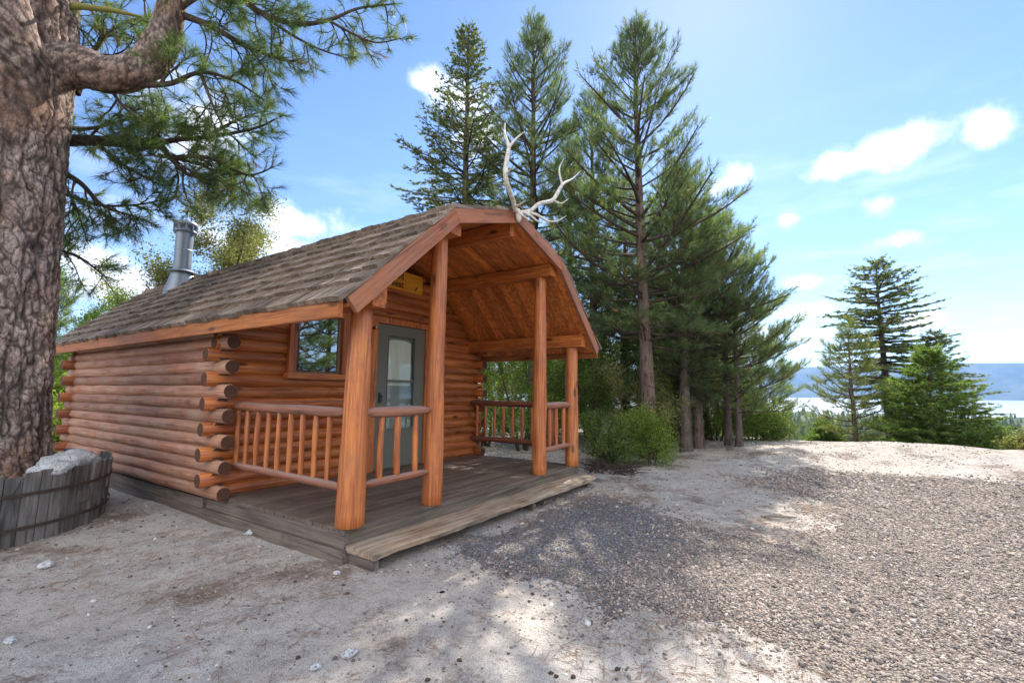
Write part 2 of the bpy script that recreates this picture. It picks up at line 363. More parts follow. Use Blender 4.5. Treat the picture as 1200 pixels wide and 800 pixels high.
def m_pondbark():
    t = NT('plated_pine_bark'); co = t.coord(); fur = t.n('ShaderNodeAttribute', attribute_name='furrow').outputs['Fac']
    n = t.noise(t.map(co, (16, 16, 7)), 1, 6, .72, .5); n2 = t.noise(co, 3.2, 5, .6); fl = t.noise(t.map(co, (38, 38, 26)), 1, 4, .7)
    c = t.mix(t.ramp(n2, [(.36, 0.), (.62, 1.)]), (.36, .25, .205), (.44, .355, .31))
    c = t.mix(t.ramp(t.noise(co, 1.3, 4), [(.5, 0.), (.68, .8)]), c, (.30, .155, .09))
    c = t.mix(t.ramp(n, [(.38, .75), (.52, 0.)]), c, (.12, .085, .07))
    c = t.mix(t.ramp(fl, [(.6, 0.), (.7, .5)]), c, (.48, .42, .38))
    vf = t.vor(t.map(t.vadd(co, t.n('ShaderNodeCombineXYZ', {0: t.math('MULTIPLY', n2, .12), 1: t.math('MULTIPLY', n, .05), 2: t.math('MULTIPLY', n2, .3)}).outputs[0]), (26, 26, 12)), 1, 'DISTANCE_TO_EDGE')
    c = t.mix(t.ramp(vf, [(.02, .6), (.12, 0.)]), c, (.12, .08, .065))
    c = t.mix(t.ramp(fur, [(.08, .97), (.30, .5), (.5, 0.)]), c, (.042, .029, .025))
    return t.fin(c, .92, t.bump(t.math('ADD', t.math('MULTIPLY', n, .6), t.math('MULTIPLY', fl, .5)), 1., .025), .15)
M_pbark = m_pondbark()

# ------------------------------------------------------------------ setting: ground, drive, lake, hills
def polar(rs, nth, cx, cy):
    th = np.linspace(0, 2 * np.pi, nth, endpoint=False)
    Rr, T = np.meshgrid(rs, th, indexing='ij'); X = cx + Rr * np.cos(T); Y = cy + Rr * np.sin(T); return X, Y
def gridfaces(nr, nth):
    i = np.arange(nr - 1)[:, None]; j = np.arange(nth)[None, :]; k = (j + 1) % nth
    return np.stack([i * nth + j, (i + 1) * nth + j, (i + 1) * nth + k, i * nth + k], -1).reshape(-1, 4)
rs = list(np.arange(.02, 13, .045)); 
while rs[-1] < 21000: rs.append(rs[-1] * 1.035 + .02)
rs = np.array(rs); X, Y = polar(rs, 420, 0., -1.); Zg = height(X, Y)
g = fastmesh('ground', np.stack([X, Y, Zg], -1).reshape(-1, 3), gridfaces(len(rs), 420), M_ground, smooth=True, k=4)
tag(g, 'bare sandy ground around the cabin falling away to a wooded valley', 'ground', kind='structure')
GPOLY = np.array([(.75, -.45), (1.94, -.30), (2.68, -.41), (3.58, -.55), (3.36, -1.03), (3.3, -1.69), (2.62, -2.36), (2.83, -2.94), (4.04, -3.16), (5.26, -2.75), (6.11, -1.91),
    (7.3, -2.4), (7.8, -3.56), (8.4, -5.72), (8.6, -9), (7.5, -12), (2, -14), (-1.2, -8), (-.6, -5), (.15, -3.21), (.42, -2.69), (.25, -2.12), (.35, -1.63), (.5, -.92)])
def polydist(x, y, P):
    """signed distance, positive inside"""
    x = np.asarray(x, float); y = np.asarray(y, float); d = np.full(x.shape, 1e9); ins = np.zeros(x.shape, bool)
    for i in range(len(P)):
        ax, ay = P[i]; bx, by = P[(i + 1) % len(P)]; ex, ey = bx - ax, by - ay
        t = np.clip(((x - ax) * ex + (y - ay) * ey) / (ex * ex + ey * ey), 0, 1)
        d = np.minimum(d, np.hypot(x - ax - t * ex, y - ay - t * ey))
        cr = ((ay > y) != (by > y)) & (x < (bx - ax) * (y - ay) / (by - ay + 1e-12) + ax); ins ^= cr
    return np.where(ins, d, -d)
def gmask(x, y): return polydist(x, y, GPOLY) + .35 * fbm(x / .5, y / .5, 3, 77) + .15 * vnoise(x / .1, y / .1, 5)
gx = np.arange(-1.4, 9, .05); gy = np.arange(-14, 0, .05); GX, GY = np.meshgrid(gx, gy, indexing='ij')
gm = gmask(GX, GY); GZZ = height(GX, GY) + np.clip((gm - .12) * .04, -.03, .008) + .004 * vnoise(GX / .07, GY / .07, 8)
nx, ny = GX.shape; idx = np.arange(nx * ny).reshape(nx, ny)
q = np.stack([idx[:-1, :-1], idx[1:, :-1], idx[1:, 1:], idx[:-1, 1:]], -1)[(gm[:-1, :-1] > -.25)]
used, inv = np.unique(q, return_inverse=True)
tag(fastmesh('gravel_drive', np.stack([GX, GY, GZZ], -1).reshape(-1, 3)[used], inv.reshape(-1, 4), M_gravelbed, smooth=True, k=4),
    'grey gravel drive curving past the porch', 'drive', kind='structure')

t = NT('lake_water'); n = t.noise(t.map(t.coord(), (.02, .05, 1)), 1, 4)
M_lake = t.fin((.30, .34, .38), .3, t.bump(n, .3, 1.), .5)
rl = np.array([1500, 3000, 6000, 9000, 12500.]); X, Y = polar(rl, 96, 0, 0)
tag(fastmesh('lake', np.stack([X, Y, np.full_like(X, -50.)], -1).reshape(-1, 3), gridfaces(5, 96), M_lake, k=4), 'pale lake in the valley below the hills', 'lake', kind='structure')
rh = np.linspace(10300, 17000, 40); X, Y = polar(rh, 720, 0, 0); TH = np.arctan2(Y, X); RR = np.hypot(X, Y)
prof = sstep(10300, 12600, RR) * (1 - .5 * sstep(13500, 17000, RR))
hz = -55 + prof * (690 + 60 * fbm(TH * 9, RR / 3000, 4, 5)) + 130 * prof * (1 - prof * .8) * fbm(X / 700, Y / 700, 5, 8) + 25 * fbm(X / 250, Y / 250, 3, 4) * prof
t = NT('distant_hills'); co = t.coord(); zz = t.n('ShaderNodeSeparateXYZ', {0: co}).outputs[2]
n = t.noise(co, .0035, 7, .7); c = t.mix(t.ramp(n, [(.42, 0.), (.6, 1.)]), (.025, .045, .03), (.09, .10, .07))
sn = t.ramp(t.math('ADD', t.math('DIVIDE', zz, 700), t.math('MULTIPLY', t.noise(co, .006, 5, .7), .5)), [(1.17 / 1.5 * 1.5 - .02, 0.), (1.2, 1.)])
sn = t.math('GREATER_THAN', t.math('ADD', t.math('DIVIDE', zz, 650), t.math('MULTIPLY', t.noise(co, .006, 5, .75), .9)), 1.5)
M_hill = t.fin(t.mix(sn, c, (.8, .82, .85)), .95, None, .1)
tag(fastmesh('hills', np.stack([X, Y, hz], -1).reshape(-1, 3), gridfaces(40, 720), M_hill, smooth=True, k=4), 'long level blue ridge beyond the lake with snow patches', 'hills', kind='structure')

# loose stones -----------------------------------------------------------------
ICO_V = []; ph = (1 + 5 ** .5) / 2
for a in (-1, 1):
    for b in (-ph, ph): ICO_V += [(0, a, b), (a, b, 0), (b, 0, a)]
ICO_V = np.array(ICO_V) / math.hypot(1, ph)
import bmesh
_b = bmesh.new(); [_b.verts.new(v) for v in ICO_V]; bmesh.ops.convex_hull(_b, input=_b.verts[:]); _b.verts.index_update()
ICO_F = np.array([[v.index for v in f.verts] for f in _b.faces]); ICO_V = np.array([v.co[:] for v in _b.verts]); _b.free()
def scatter_stones(name, P, size, mat, rng, flat=.65):
    n = len(P); V = ICO_V[None] * (1 + rng.uniform(-.28, .28, (n, 12, 1)))
    V = V * (size[:, None, None] * np.stack([np.ones(n), rng.uniform(.6, 1, n), rng.uniform(.4, flat, n)], -1)[:, None, :])
    a = rng.uniform(0, 6.28, n); ca, sa = np.cos(a)[:, None], np.sin(a)[:, None]
    x = V[..., 0] * ca - V[..., 1] * sa; y = V[..., 0] * sa + V[..., 1] * ca; z = V[..., 2] + V[..., 0] * rng.uniform(-.3, .3, n)[:, None]
    V = np.stack([x, y, z], -1) + P[:, None, :]
    F = ICO_F[None] + (np.arange(n) * 12)[:, None, None]
    return fastmesh(name, V.reshape(-1, 3), F.reshape(-1, 3), mat)
rng = np.random.default_rng(5)
def in_view(x, y, marg=0):
    dx = x - CAM[0]; dy = y - CAM[1]; f = dx * FW[0] + dy * FW[1]; r = dx * RT[0] + dy * RT[1]
    return (f > .8) & (np.abs(r) < f * 1.18 + 1.2 + marg)
def scat(n, x0, x1, y0, y1): return rng.uniform(x0, x1, n), rng.uniform(y0, y1, n)
x, y = scat(620000, -1, 9, -9, 0); gmv = gmask(x, y); dist = np.hypot(x - CAM[0], y - CAM[1])
keep = (gmv + rng.normal(0, .24, len(x)) > .10) & (rng.uniform(0, 1, len(x)) < .62 + .7 * fbm(x / .9 + y / 3, y / 1.4, 3, 91)) & in_view(x, y) & (rng.uniform(0, 1, len(x)) < np.clip(4.6 / dist, .25, 1))
x, y, dist = x[keep], y[keep], dist[keep]
bed = height(x, y) + np.clip((gmask(x, y) - .12) * .04, 0, .008)
dk = polydist(x, y, np.array([(.6, -.5), (3.4, -.5), (3.2, -1.5), (2.3, -2.1), (1.2, -1.9), (.3, -1.5)])) + .7 * fbm(x / .5, y / .5, 3, 41) + rng.normal(0, .28, len(x)) > 0  # patch of drive whose stones get the painted shade colour
sz = rng.lognormal(math.log(.0064), .42, len(x)) * np.clip(dist / 5, 1, 1.6)
print('gravel', len(x))
P = np.stack([x, y, bed + sz * .25], -1)
tag(scatter_stones('gravel', P[~dk], sz[~dk], M_stones, rng), 'loose mixed grey and brown gravel covering the drive', 'gravel', kind='stuff')
tag(scatter_stones('shade_tinted_gravel', P[dk], sz[dk], M_stones_shade, rng), 'loose gravel in front of the porch step, coloured blue grey for tree shade', 'gravel', kind='stuff')
x, y = scat(110000, -5, 12, -6, 4); keep = in_view(x, y) & (gmask(x, y) < .1) & ~((x > -.15) & (y > -.05) & (x < 4.2)); x, y = x[keep], y[keep]
dist = np.hypot(x - CAM[0], y - CAM[1]); k2 = rng.uniform(0, 1, len(x)) < np.clip(.5 + .8 * vnoise(x / .8, y / .8, 6) , .12, 1); x, y, dist = x[k2], y[k2], dist[k2]
sz = rng.lognormal(math.log(.0042), .62, len(x)) * np.clip(dist / 5, .9, 1.25); sz = np.minimum(sz, .02)
tag(scatter_stones('pebbles', np.stack([x, y, height(x, y) + sz * .2], -1), sz, M_pebbles, rng), 'small pebbles and bark crumbs scattered over the bare sand', 'pebbles', kind='stuff')
# needle and twig litter
def litter(name, P, L, wid, rngl, mat, slope=None):
    n = len(P); a = rngl.uniform(0, 6.28, n); el = rngl.normal(0, .13, n)
    D = np.stack([np.cos(a) * np.cos(el), np.sin(a) * np.cos(el), np.sin(el)], -1) * L[:, None]
    if slope is not None: D[:, 2] += slope * D[:, 0]
    W_ = np.stack([-np.sin(a), np.cos(a), np.zeros(n)], -1) * wid
    H = np.array([0, 0, wid * .8])
    V = np.stack([P - D / 2 - W_, P - D / 2 + W_, P + D / 2 + W_ * .6, P + D / 2 - W_ * .6, P - D / 2 + H, P + D / 2 + H], 1)
    F = np.array([(0, 3, 5), (0, 5, 4), (1, 4, 5), (1, 5, 2), (0, 4, 1), (3, 2, 5)])[None] + (np.arange(n) * 6)[:, None, None]
    return fastmesh(name, V.reshape(-1, 3), F.reshape(-1, 3), mat)
x, y = scat(60000, -4.5, 6, -4, 4); dn = .75 * fbm(x / .9, y / .9, 3, 14) + .6 * vnoise(x / .13, y / .13, 15)
keep = in_view(x, y) & (dn > rng.uniform(-.05, .5, len(x))) & (gmask(x, y) < .25) & ~((x > -.2) & (y > 0) & (x < 4.2)); x, y = x[keep], y[keep]
L = rng.uniform(.03, .13, len(x))
tag(litter('needle_litter', np.stack([x, y, height(x, y) + .006], -1), L, .0016, rng, M_litter), 'fallen brown pine needles and twigs lying on the sand', 'needle litter', kind='stuff')

def cones():
    V = []; F = []; n = 0
    for i in range(34):
        while True:
            px_, py_ = rng.uniform(150, 760), rng.uniform(640, 798); p_ = CAM + ray(px_, py_) * ((GZ - CAM[2]) / ray(px_, py_)[2])
            if gmask(p_[0], p_[1]) < .1 and vnoise(p_[0] / .7, p_[1] / .7, 66) > rng.uniform(-.4, .5) and not (p_[0] > -.3 and -.5 < p_[1]): break
        z_ = float(height(p_[0], p_[1])); a = rng.uniform(0, 6.28); L = rng.uniform(.012, .032); k_ = 7
        for q in range(5):
            for j in range(k_):
                w_ = (.3, .9, 1, .7, .15)[q] * L * .36 * (1.25 if (j + q) % 2 else .85); th_ = 6.283 * j / k_; ax_ = (q / 4 - .5) * L
                V.append((p_[0] + ax_ * math.cos(a) - w_ * math.cos(th_) * math.sin(a), p_[1] + ax_ * math.sin(a) + w_ * math.cos(th_) * math.cos(a), z_ + L * .1 + w_ * .7 * math.sin(th_)))
        F += [(n + q * k_ + j, n + q * k_ + (j + 1) % k_, n + (q + 1) * k_ + (j + 1) % k_, n + (q + 1) * k_ + j) for q in range(4) for j in range(k_)]; n += 5 * k_
    return fastmesh('cone_litter', np.array(V), np.array(F), simple('dark_cones', (.06, .035, .022), .9, var=.4, scale=60), k=4)
tag(cones(), 'dark pine cones and bark scraps strewn over the sand in front of the cabin', 'cone litter', kind='stuff')
def blob_rock(name, loc, size, mat, label, cat='rock', seed=0, group=None, rz=0):
    b = bmesh.new(); bmesh.ops.create_icosphere(b, subdivisions=4, radius=1)
    for v in b.verts:
        d = v.co.normalized(); n = mnoise.fractal(d * 1.3 + Vector((seed * 7.1, 0, 0)), 1., 2., 4) * .22 + .07 * mnoise.noise(d * 4 + Vector((seed, 3, 1)))
        v.co = d * (1 + n); v.co.z = max(v.co.z, -.55)
        v.co = Vector((v.co.x * size[0], v.co.y * size[1], v.co.z * size[2]))
    me = bpy.data.meshes.new(name); b.to_mesh(me); b.free(); me.polygons.foreach_set('use_smooth', [True] * len(me.polygons)); me.materials.append(mat)
    o = bpy.data.objects.new(name, me); COL.objects.link(o); o.location = loc; o.rotation_euler.z = rz; return tag(o, label, cat, group)
def gp(px, py):
    d = ray(px, py); t_ = (GZ - CAM[2]) / d[2]; p = CAM + d * t_
    for _ in range(4): t_ = (float(height(p[0], p[1])) - CAM[2]) / d[2]; p = CAM + d * t_
    return Vector(p)
M_rockw = m_rock('pale_quartz_rock', (.45, .43, .41), (.66, .64, .62))
for (px, py, s, lab, sd) in [(409, 768, .042, 'small grey stone on the sunlit strip of sand nearest the camera', 3), (54, 664, .06, 'flat pale stone below the wooden planter', 4), (395, 672, .03, 'small pale stone beside the low corner of the porch', 5),
        (296, 625, .06, 'rounded tan stone on the sand midway along the porch side', 6), (688, 731, .028, 'small white stone lying alone at the edge of the gravel', 7), (12, 752, .035, 'grey stone near the lower left corner of the photo', 8),
        (369, 783, .03, 'bluish stone in the foreground below the needle litter', 9), (340, 652, .022, 'tiny white stone on the sand below the middle of the porch side', 10)]:
    p = gp(px, py); blob_rock('rock', (p.x, p.y, p.z + s * .25), (s, s * .75, s * .5), M_rockw if sd in (4, 5, 7, 10) else M_rock, lab, 'stone', sd, rz=sd)

# ------------------------------------------------------------------ the cabin
WU = 4.013; VP = 1.989; VR = 6.88
cabin = root('log_cabin', (2.0, 3.6, GZ), 'small orange stained log cabin with gambrel shake roof and open front porch', 'cabin')
PR = [(-.36, 1.806), (.854, 2.919), (2.007, 3.281), (3.16, 2.919), (4.373, 1.806)]
def roofz(u, off=0.):
    for (a, za), (b, zb) in zip(PR, PR[1:]):
        if u <= b: return za + (zb - za) * (u - a) / (b - a) - off
    return 0
def inner(off):
    """profile offset inwards by off (perpendicular, mitred)"""
    segs = []
    for (a, za), (b, zb) in zip(PR, PR[1:]):
        d = Vector((b - a, zb - za)).normalized(); n_ = Vector((d.y, -d.x)); segs.append((Vector((a, za)) + n_ * off, d, n_))
    pts = [segs[0][0]]
    for s0, s1 in zip(segs, segs[1:]):
        A = Matrix(((s0[1].x, -s1[1].x), (s0[1].y, -s1[1].y))); r_ = s1[0] - s0[0]; k = A.inverted() @ r_; pts.append(s0[0] + s0[1] * k.x)
    last = segs[-1]; pts.append(Vector(PR[-1]) + last[2] * off)
    return [tuple(p) for p in pts]
zc = lambda i: .05 + .1285 * i
# side walls (logs along y), odd courses stop at the front wall logs, even courses run past it
def side_wall(uc, mat, tall=15):
    mb = MB()
    for i in range(0, tall):
        even = i % 2 == 0; top = zc(i)
        y0 = 1.83 + random.uniform(-.015, .015) if even else VP + .01; y1 = VR + .31 if even else VR + .0
        mb.log((uc, y0, top), (uc, y1, top), .072 + random.uniform(-.003, .003), .0705 + random.uniform(-.003, .003), 18, .3, .005, (1.0, 1.035), rough=.035)
    return mb.build('log_wall', mat, cabin)
side_wall(-.15, W['side']); side_wall(WU + .15, W['beam'])
WIN = (.53, 1.355, 1.235, 2.07); DOOR = (1.73, 2.885, -.1, 2.135)
def cross_wall(vc, mat, holes, ext):
    mb = MB()
    for i in range(0, 25):
        odd = i % 2 == 1; z = zc(i)
        if i < 12: u0, u1 = (-ext, WU + ext) if odd else (-.085, WU + .085)
        elif i < 15: u0, u1 = (-.24, WU + .24)
        else: # gable logs are cut to the roof
            u0 = -.3
            while roofz(u0) < z + .16 and u0 < 2: u0 += .01
            u1 = 2 * 2.0065 - u0
        if i >= 15 and u0 > 1.95: break
        if i < 15 and odd: u0 += random.uniform(-.015, .015)
        spans = [(u0, u1)]
        for (h0, h1, z0, z1) in holes:
            if z0 < z < z1:
                spans = [p for a, b in spans for p in ((a, min(b, h0 + .02)), (max(a, h1 - .02), b)) if p[1] - p[0] > .05]
        for a, b in spans: mb.log((a, vc, z), (b, vc, z), .0715 + random.uniform(-.003, .003), .0708 + random.uniform(-.003, .003), 18, .25, .004, (1., 1.035), rough=.035)
    return mb.build('log_wall', mat, cabin)
cross_wall(VP + .07, W['wall'], [WIN, DOOR], .30); cross_wall(VR, W['ends'], [], .35)
# floor and lining of the room so nothing shows through the joints
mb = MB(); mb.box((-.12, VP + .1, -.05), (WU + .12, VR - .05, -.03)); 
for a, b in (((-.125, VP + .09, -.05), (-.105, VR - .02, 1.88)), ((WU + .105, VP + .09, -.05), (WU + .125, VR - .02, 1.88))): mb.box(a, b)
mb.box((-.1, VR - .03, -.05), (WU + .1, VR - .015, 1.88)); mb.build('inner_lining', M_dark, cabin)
# porch deck
mb = MB(); y = -.035; k = 0
while y < VP + .03:
    w = .139; mb.plank((-.092 + random.uniform(-.004, .004), y + w / 2, -.019 + random.uniform(-.0015, .0015)), (WU + .12 + random.uniform(-.004, .004), y + w / 2, -.019 + random.uniform(-.0015, .0015)), w, .036, bev=.004); y += .1445
mb.build('porch_deck', W['deck'], cabin)
mb = MB(); mb.plank((-.078, -.008, -.098), (WU + .10, -.008, -.098), .04, .118, bev=.004); mb.plank((-.07, .012, -.2), (WU + .09, .012, -.2), .035, .08)
mb.build('rim_board', W['rim'], cabin)
for sk_ in [((-.072, -.03, -.098), (-.072, 2.3, -.098), .036, .118), ((-.085, -.05, -.225), (-.085, 3.6, -.225), .06, .13), ((-.10, 2.3, -.09), (-.10, VR + .1, -.09), .05, .15), ((-.085, 3.61, -.235), (-.085, VR + .1, -.235), .06, .13), ((WU + .1, -.03, -.12), (WU + .1, VR, -.12), .05, .24)]: MB().plank(*sk_).build('skirt_board', W['rim_y'], cabin)
# step plank, an old waney board, on two blocks
b = MB(); N = 60; vs = []; 
for i in range(N + 1):
    u = -.07 + (WU + .16) * i / N; f = -.375 + .022 * mnoise.noise(Vector((u * 2.1, 0, 0))) + .012 * mnoise.noise(Vector((u * 9, 2, 0))) + (.03 if i == N else 0)
    zt = -.128 + .004 * mnoise.noise(Vector((u * 3, 5, 0))); 
    prof_ = [(-.032, zt), (f * .5, zt + .003), (f + .012, zt - .002), (f, zt - .012 - .006 * mnoise.noise(Vector((u * 13, 7, 0)))), (f + .006 + .012 * mnoise.noise(Vector((u * 7, 1, 3))), zt - .048), (-.032, zt - .048)]
    vs += [(u, a, z_) for a, z_ in prof_]
fs = [(i*6+j, (i+1)*6+j, (i+1)*6+(j+1) % 6, i*6+(j+1) % 6) for i in range(N) for j in range(6)] + [tuple(range(5, -1, -1)), tuple(range(N*6, N*6+6))]
fs = [f[::-1] for f in fs]
b.add(vs, fs); step = b.build('step', W['step'], cabin)
for a_, b_ in (((-.055, -.345, -.34), (.0, -.045, -.178)), ((2.3, -.33, -.34), (2.36, -.05, -.178)), ((3.88, -.3, -.34), (3.96, -.05, -.178))): MB().box(a_, b_).build('step_block', W['rim_y'], cabin)
# posts
def post(u, h, r0, r1, z0=-.001):
    MB().log((u, 0.03 if u < .1 else .02, z0), (u + random.uniform(-.008, .008), 0.01, h), r0, r1, 24, .1, .006, rough=.035).build('post', W['post'], cabin)
post(.005, 1.80, .118, .092); post(.966, 2.70, .098, .08); post(3.047, 2.70, .098, .082); post(WU, 1.80, .105, .09)
# beams along the length, carried by the posts
def beam(u, z0, z1, w, y0=-.2, y1=VR + .4):
    MB().plank((u, y0, (z0 + z1) / 2), (u, y1, (z0 + z1) / 2), w, z1 - z0, bev=.006).build('roof_beam', W['beam'], cabin)
for u in (.03, WU - .03): beam(u, 1.80, 1.985, .15)
for u in (.98, WU - .98): beam(u, 2.70, 2.868, .15)
beam(2.0065, 2.98, 3.165, .09)
# ceiling boards and sheathing
in1 = inner(.012); in2 = inner(.05); in3 = inner(.085)
mb = MB(); y = -.25
while y < 7.58:
    y1 = min(y + .138, 7.58)
    for k in range(4):
        a, b_, c, d = in3[k], in3[k+1], in2[k+1], in2[k]
        e = Vector((b_[0]-a[0], b_[1]-a[1])).normalized() * .002
        mb.prism([(a[0]+e.x, a[1]+e.y), (b_[0]-e.x, b_[1]-e.y), (c[0]-e.x, c[1]-e.y), (d[0]+e.x, d[1]+e.y)], 1, y + .002, y1 - .002)
    y += .142
mb.build('ceiling', W['ceil'], cabin)
mb = MB()
for k in range(4):
    a, b_, c, d = in2[k], in2[k+1], in1[k+1], in1[k]
    mb.add([(p[0], yy, p[1]) for yy in (-.252, 7.585) for p in (a, b_, c, d)], [(3,2,1,0), (4,5,6,7), (0,1,5,4), (2,3,7,6)] + ([(3,0,4,7)] if k == 0 else []) + ([(1,2,6,5)] if k == 3 else []))
roof = mb.build('roof', M_dark, cabin)
# shakes
mb = MB(); rs_ = random.Random(3)
for k in range(4):
    rev = k >= 2; A = Vector(PR[k+1] if rev else PR[k]); B = Vector(PR[k] if rev else PR[k+1])   # A low end, B high end
    d = (B - A); L = d.length; d.normalize(); n_ = Vector((-d.y, d.x)) if not rev else Vector((d.y, -d.x))
    nc = round(L / .205); ex = L / nc
    for c in range(nc):
        y = -.315 + rs_.uniform(0, .05)
        while y < 7.63:
            w = rs_.uniform(.085, .20); s0 = c * ex - (.055 if c == 0 and k in (0, 3) else .0) + rs_.uniform(-.012, .01); s1 = min(c * ex + ex * 1.5, L + .02)
            th = rs_.uniform(.028, .038); lift = .006 + rs_.uniform(0, .008)
            lo0 = A + d * s0 + n_ * lift; lo1 = A + d * s0 + n_ * (lift + th + .012); hi0 = A + d * s1 + n_ * .001; hi1 = A + d * s1 + n_ * .008
            ya, yb = y + .003, min(y + w, 7.64) - .003; tw = rs_.uniform(-.006, .006); sk = rs_.uniform(-.008, .008)
            pts = [(lo0, ya), (lo0, yb), (hi0, yb), (hi0, ya), (lo1, ya), (lo1, yb), (hi1, yb), (hi1, ya)]
            vs = [(p.x + (d.x * sk if j in (0, 4) else 0), yy, p.y + (tw if j in (4,) else -tw if j == 5 else 0) + (d.y * sk if j in (0, 4) else 0)) for j, (p, yy) in enumerate(pts)]
            mb.add(vs, [(0,3,2,1),(4,5,6,7),(0,1,5,4),(1,2,6,5),(2,3,7,6),(3,0,4,7)]); y += w
# ridge caps
y = -.31
while y < 7.6:
    for sgn in (-1, 1):
        z0 = 3.281 + .035; mb.add([(2.007, y, z0 + .03), (2.007, y + .3, z0 + .012), (2.007 + sgn * .12, y + .3, z0 - .026), (2.007 + sgn * .12, y, z0 - .008), (2.007, y, z0 + .008), (2.007, y + .3, z0 - .01), (2.007 + sgn * .12, y + .3, z0 - .046), (2.007 + sgn * .12, y, z0 - .03)],
            [(0,1,2,3), (7,6,5,4), (0,3,7,4), (2,1,5,6), (3,2,6,7)])
    y += .2
mb.build('shakes', M_shake, roof)
# fascia boards
in_f = inner(.145); out_f = PR; GR = (R(42.5), R(17.4), R(-17.4), R(-42.5))
for v0 in (-.298, 7.586):
    for k in range(4):
        a, b_, c, d = out_f[k], out_f[k+1], in_f[k+1], in_f[k]
        e = Vector((b_[0]-a[0], b_[1]-a[1])).normalized() * .0015
        MB().prism([(a[0]+e.x, a[1]+e.y), (b_[0]-e.x, b_[1]-e.y), (c[0]-e.x, c[1]-e.y), (d[0]+e.x, d[1]+e.y)], 1, v0, v0 + .042).build('gable_board', wood('gable_board_wood', 'x', (.46, .165, .07), (.36, .11, .045), (.22, .07, .035), .6, (.34, .22, .16), .5, rough=.65, rot=GR[k]), cabin)
for u in (-.381, WU + .381):
    MB().plank((u, -.25, 1.727), (u, 7.58, 1.727), .038, .148).build('eave_board', W['fascia_y'], cabin)
# railings
def railing(p0, p1, ztop, zlow, rt, rl, mats, bal, horiz, taper=.18, crook=.01, rb=.024):
    ro = bpy.data.objects.new('railing', None); COL.objects.link(ro); ro.parent = cabin; ROOTS[ro.name] = ROOTS[cabin.name]
    MB().log((*p0, ztop), (*p1, ztop + .005), rt, rt * .94, 18, .12, .006, taper=taper).build('rail', mats, ro); MB().log((*p0, zlow), (*p1, zlow + .01), rl, rl * .9, 16, .12, .006, taper=taper).build('rail', mats, ro)
    for f in bal:
        x_ = p0[0] + (p1[0] - p0[0]) * f; y_ = p0[1] + (p1[1] - p0[1]) * f; c = random.uniform(-crook, crook)
        pts = [(x_, y_, zlow + .01), (x_ + c, y_ + c * .6, (ztop + zlow) / 2 + random.uniform(-.1, .1)), (x_ + random.uniform(-crook, crook) * .5, y_, ztop - .01)]
        b_ = MB(); ringp = []
        ts = [0, .2, .4, .6, .8, 1]
        P_ = [Vector(pts[0]) * (1-t_)**2 + Vector(pts[1]) * 2*t_*(1-t_) + Vector(pts[2]) * t_*t_ for t_ in ts]
        segs = 12; vs = []
        for q_, pp in enumerate(P_):
            rr_ = rb * (1 + random.uniform(-.12, .12)) * (.85 if q_ in (0, 5) else 1.05)
            vs += [(pp.x + rr_ * math.cos(6.2832 * j / segs), pp.y + rr_ * math.sin(6.2832 * j / segs), pp.z) for j in range(segs)]
        b_.add(vs, [(q_*segs+j, q_*segs+(j+1) % segs, (q_+1)*segs+(j+1) % segs, (q_+1)*segs+j) for q_ in range(5) for j in range(segs)], True)
        b_.build('baluster', W['post'], ro)
railing((.085, .01), (.885, .01), .912, .318, .05, .036, W['rail_x'], [(v_ - .085) / .8 for v_ in (.275, .475, .70)], 'x', crook=.03, rb=.029)
railing((3.13, .01), (3.93, .01), .912, .31, .052, .04, W['rail_x'], [(v_ - 3.13) / .8 for v_ in (3.30, 3.50, 3.72)], 'x', crook=.02, rb=.029)
railing((0, .1), (0, 2.05), .918, .30, .046, .038, W['rail_y'], [(v_ - .1) / 1.95 for v_ in np.linspace(.36, 1.93, 9)], 'y', crook=.012)
railing((WU, .1), (WU, 2.05), .905, .29, .052, .048, W['rail_dark'], [(v_ - .1) / 1.95 for v_ in np.linspace(.36, 1.86, 9)], 'y', crook=.012)
# window
fy = VP - .018
win = MB(); u0, u1, z0, z1 = WIN
win.box((u0, fy - .03, z0 + .07), (u0 + .095, fy + .09, z1 + .05)); win.box((u1 - .095, fy - .03, z0 + .07), (u1, fy + .09, z1 + .05)); win.box((u0 + .095, fy - .027, z1 - .03), (u1 - .095, fy + .09, z1 + .048))
winf = win.build('window', W['orange', 'z'], cabin)
MB().box((u0 - .02, fy - .065, z0), (u1 + .02, fy + .09, z0 + .069)).build('window_sill', W['orange', 'x'], winf)
mb = MB(); mb.box((u0 + .097, fy + .02, z0 + .071), (u0 + .12, fy + .05, z1 - .031)); mb.box((u1 - .135, fy + .02, z0 + .071), (u1 - .097, fy + .05, z1 - .031)); mb.box((u0 + .12, fy + .02, z0 + .071), (u1 - .135, fy + .05, z0 + .095)); mb.box((u0 + .12, fy + .02, z1 - .05), (u1 - .135, fy + .05, z1 - .031))
mb.build('sash', simple('tan_sash', (.22, .13, .07), .6), winf)
MB().box((u0 + .12, fy + .034, z0 + .095), (u1 - .135, fy + .038, z1 - .05)).build('window_pane', M_glass, winf)
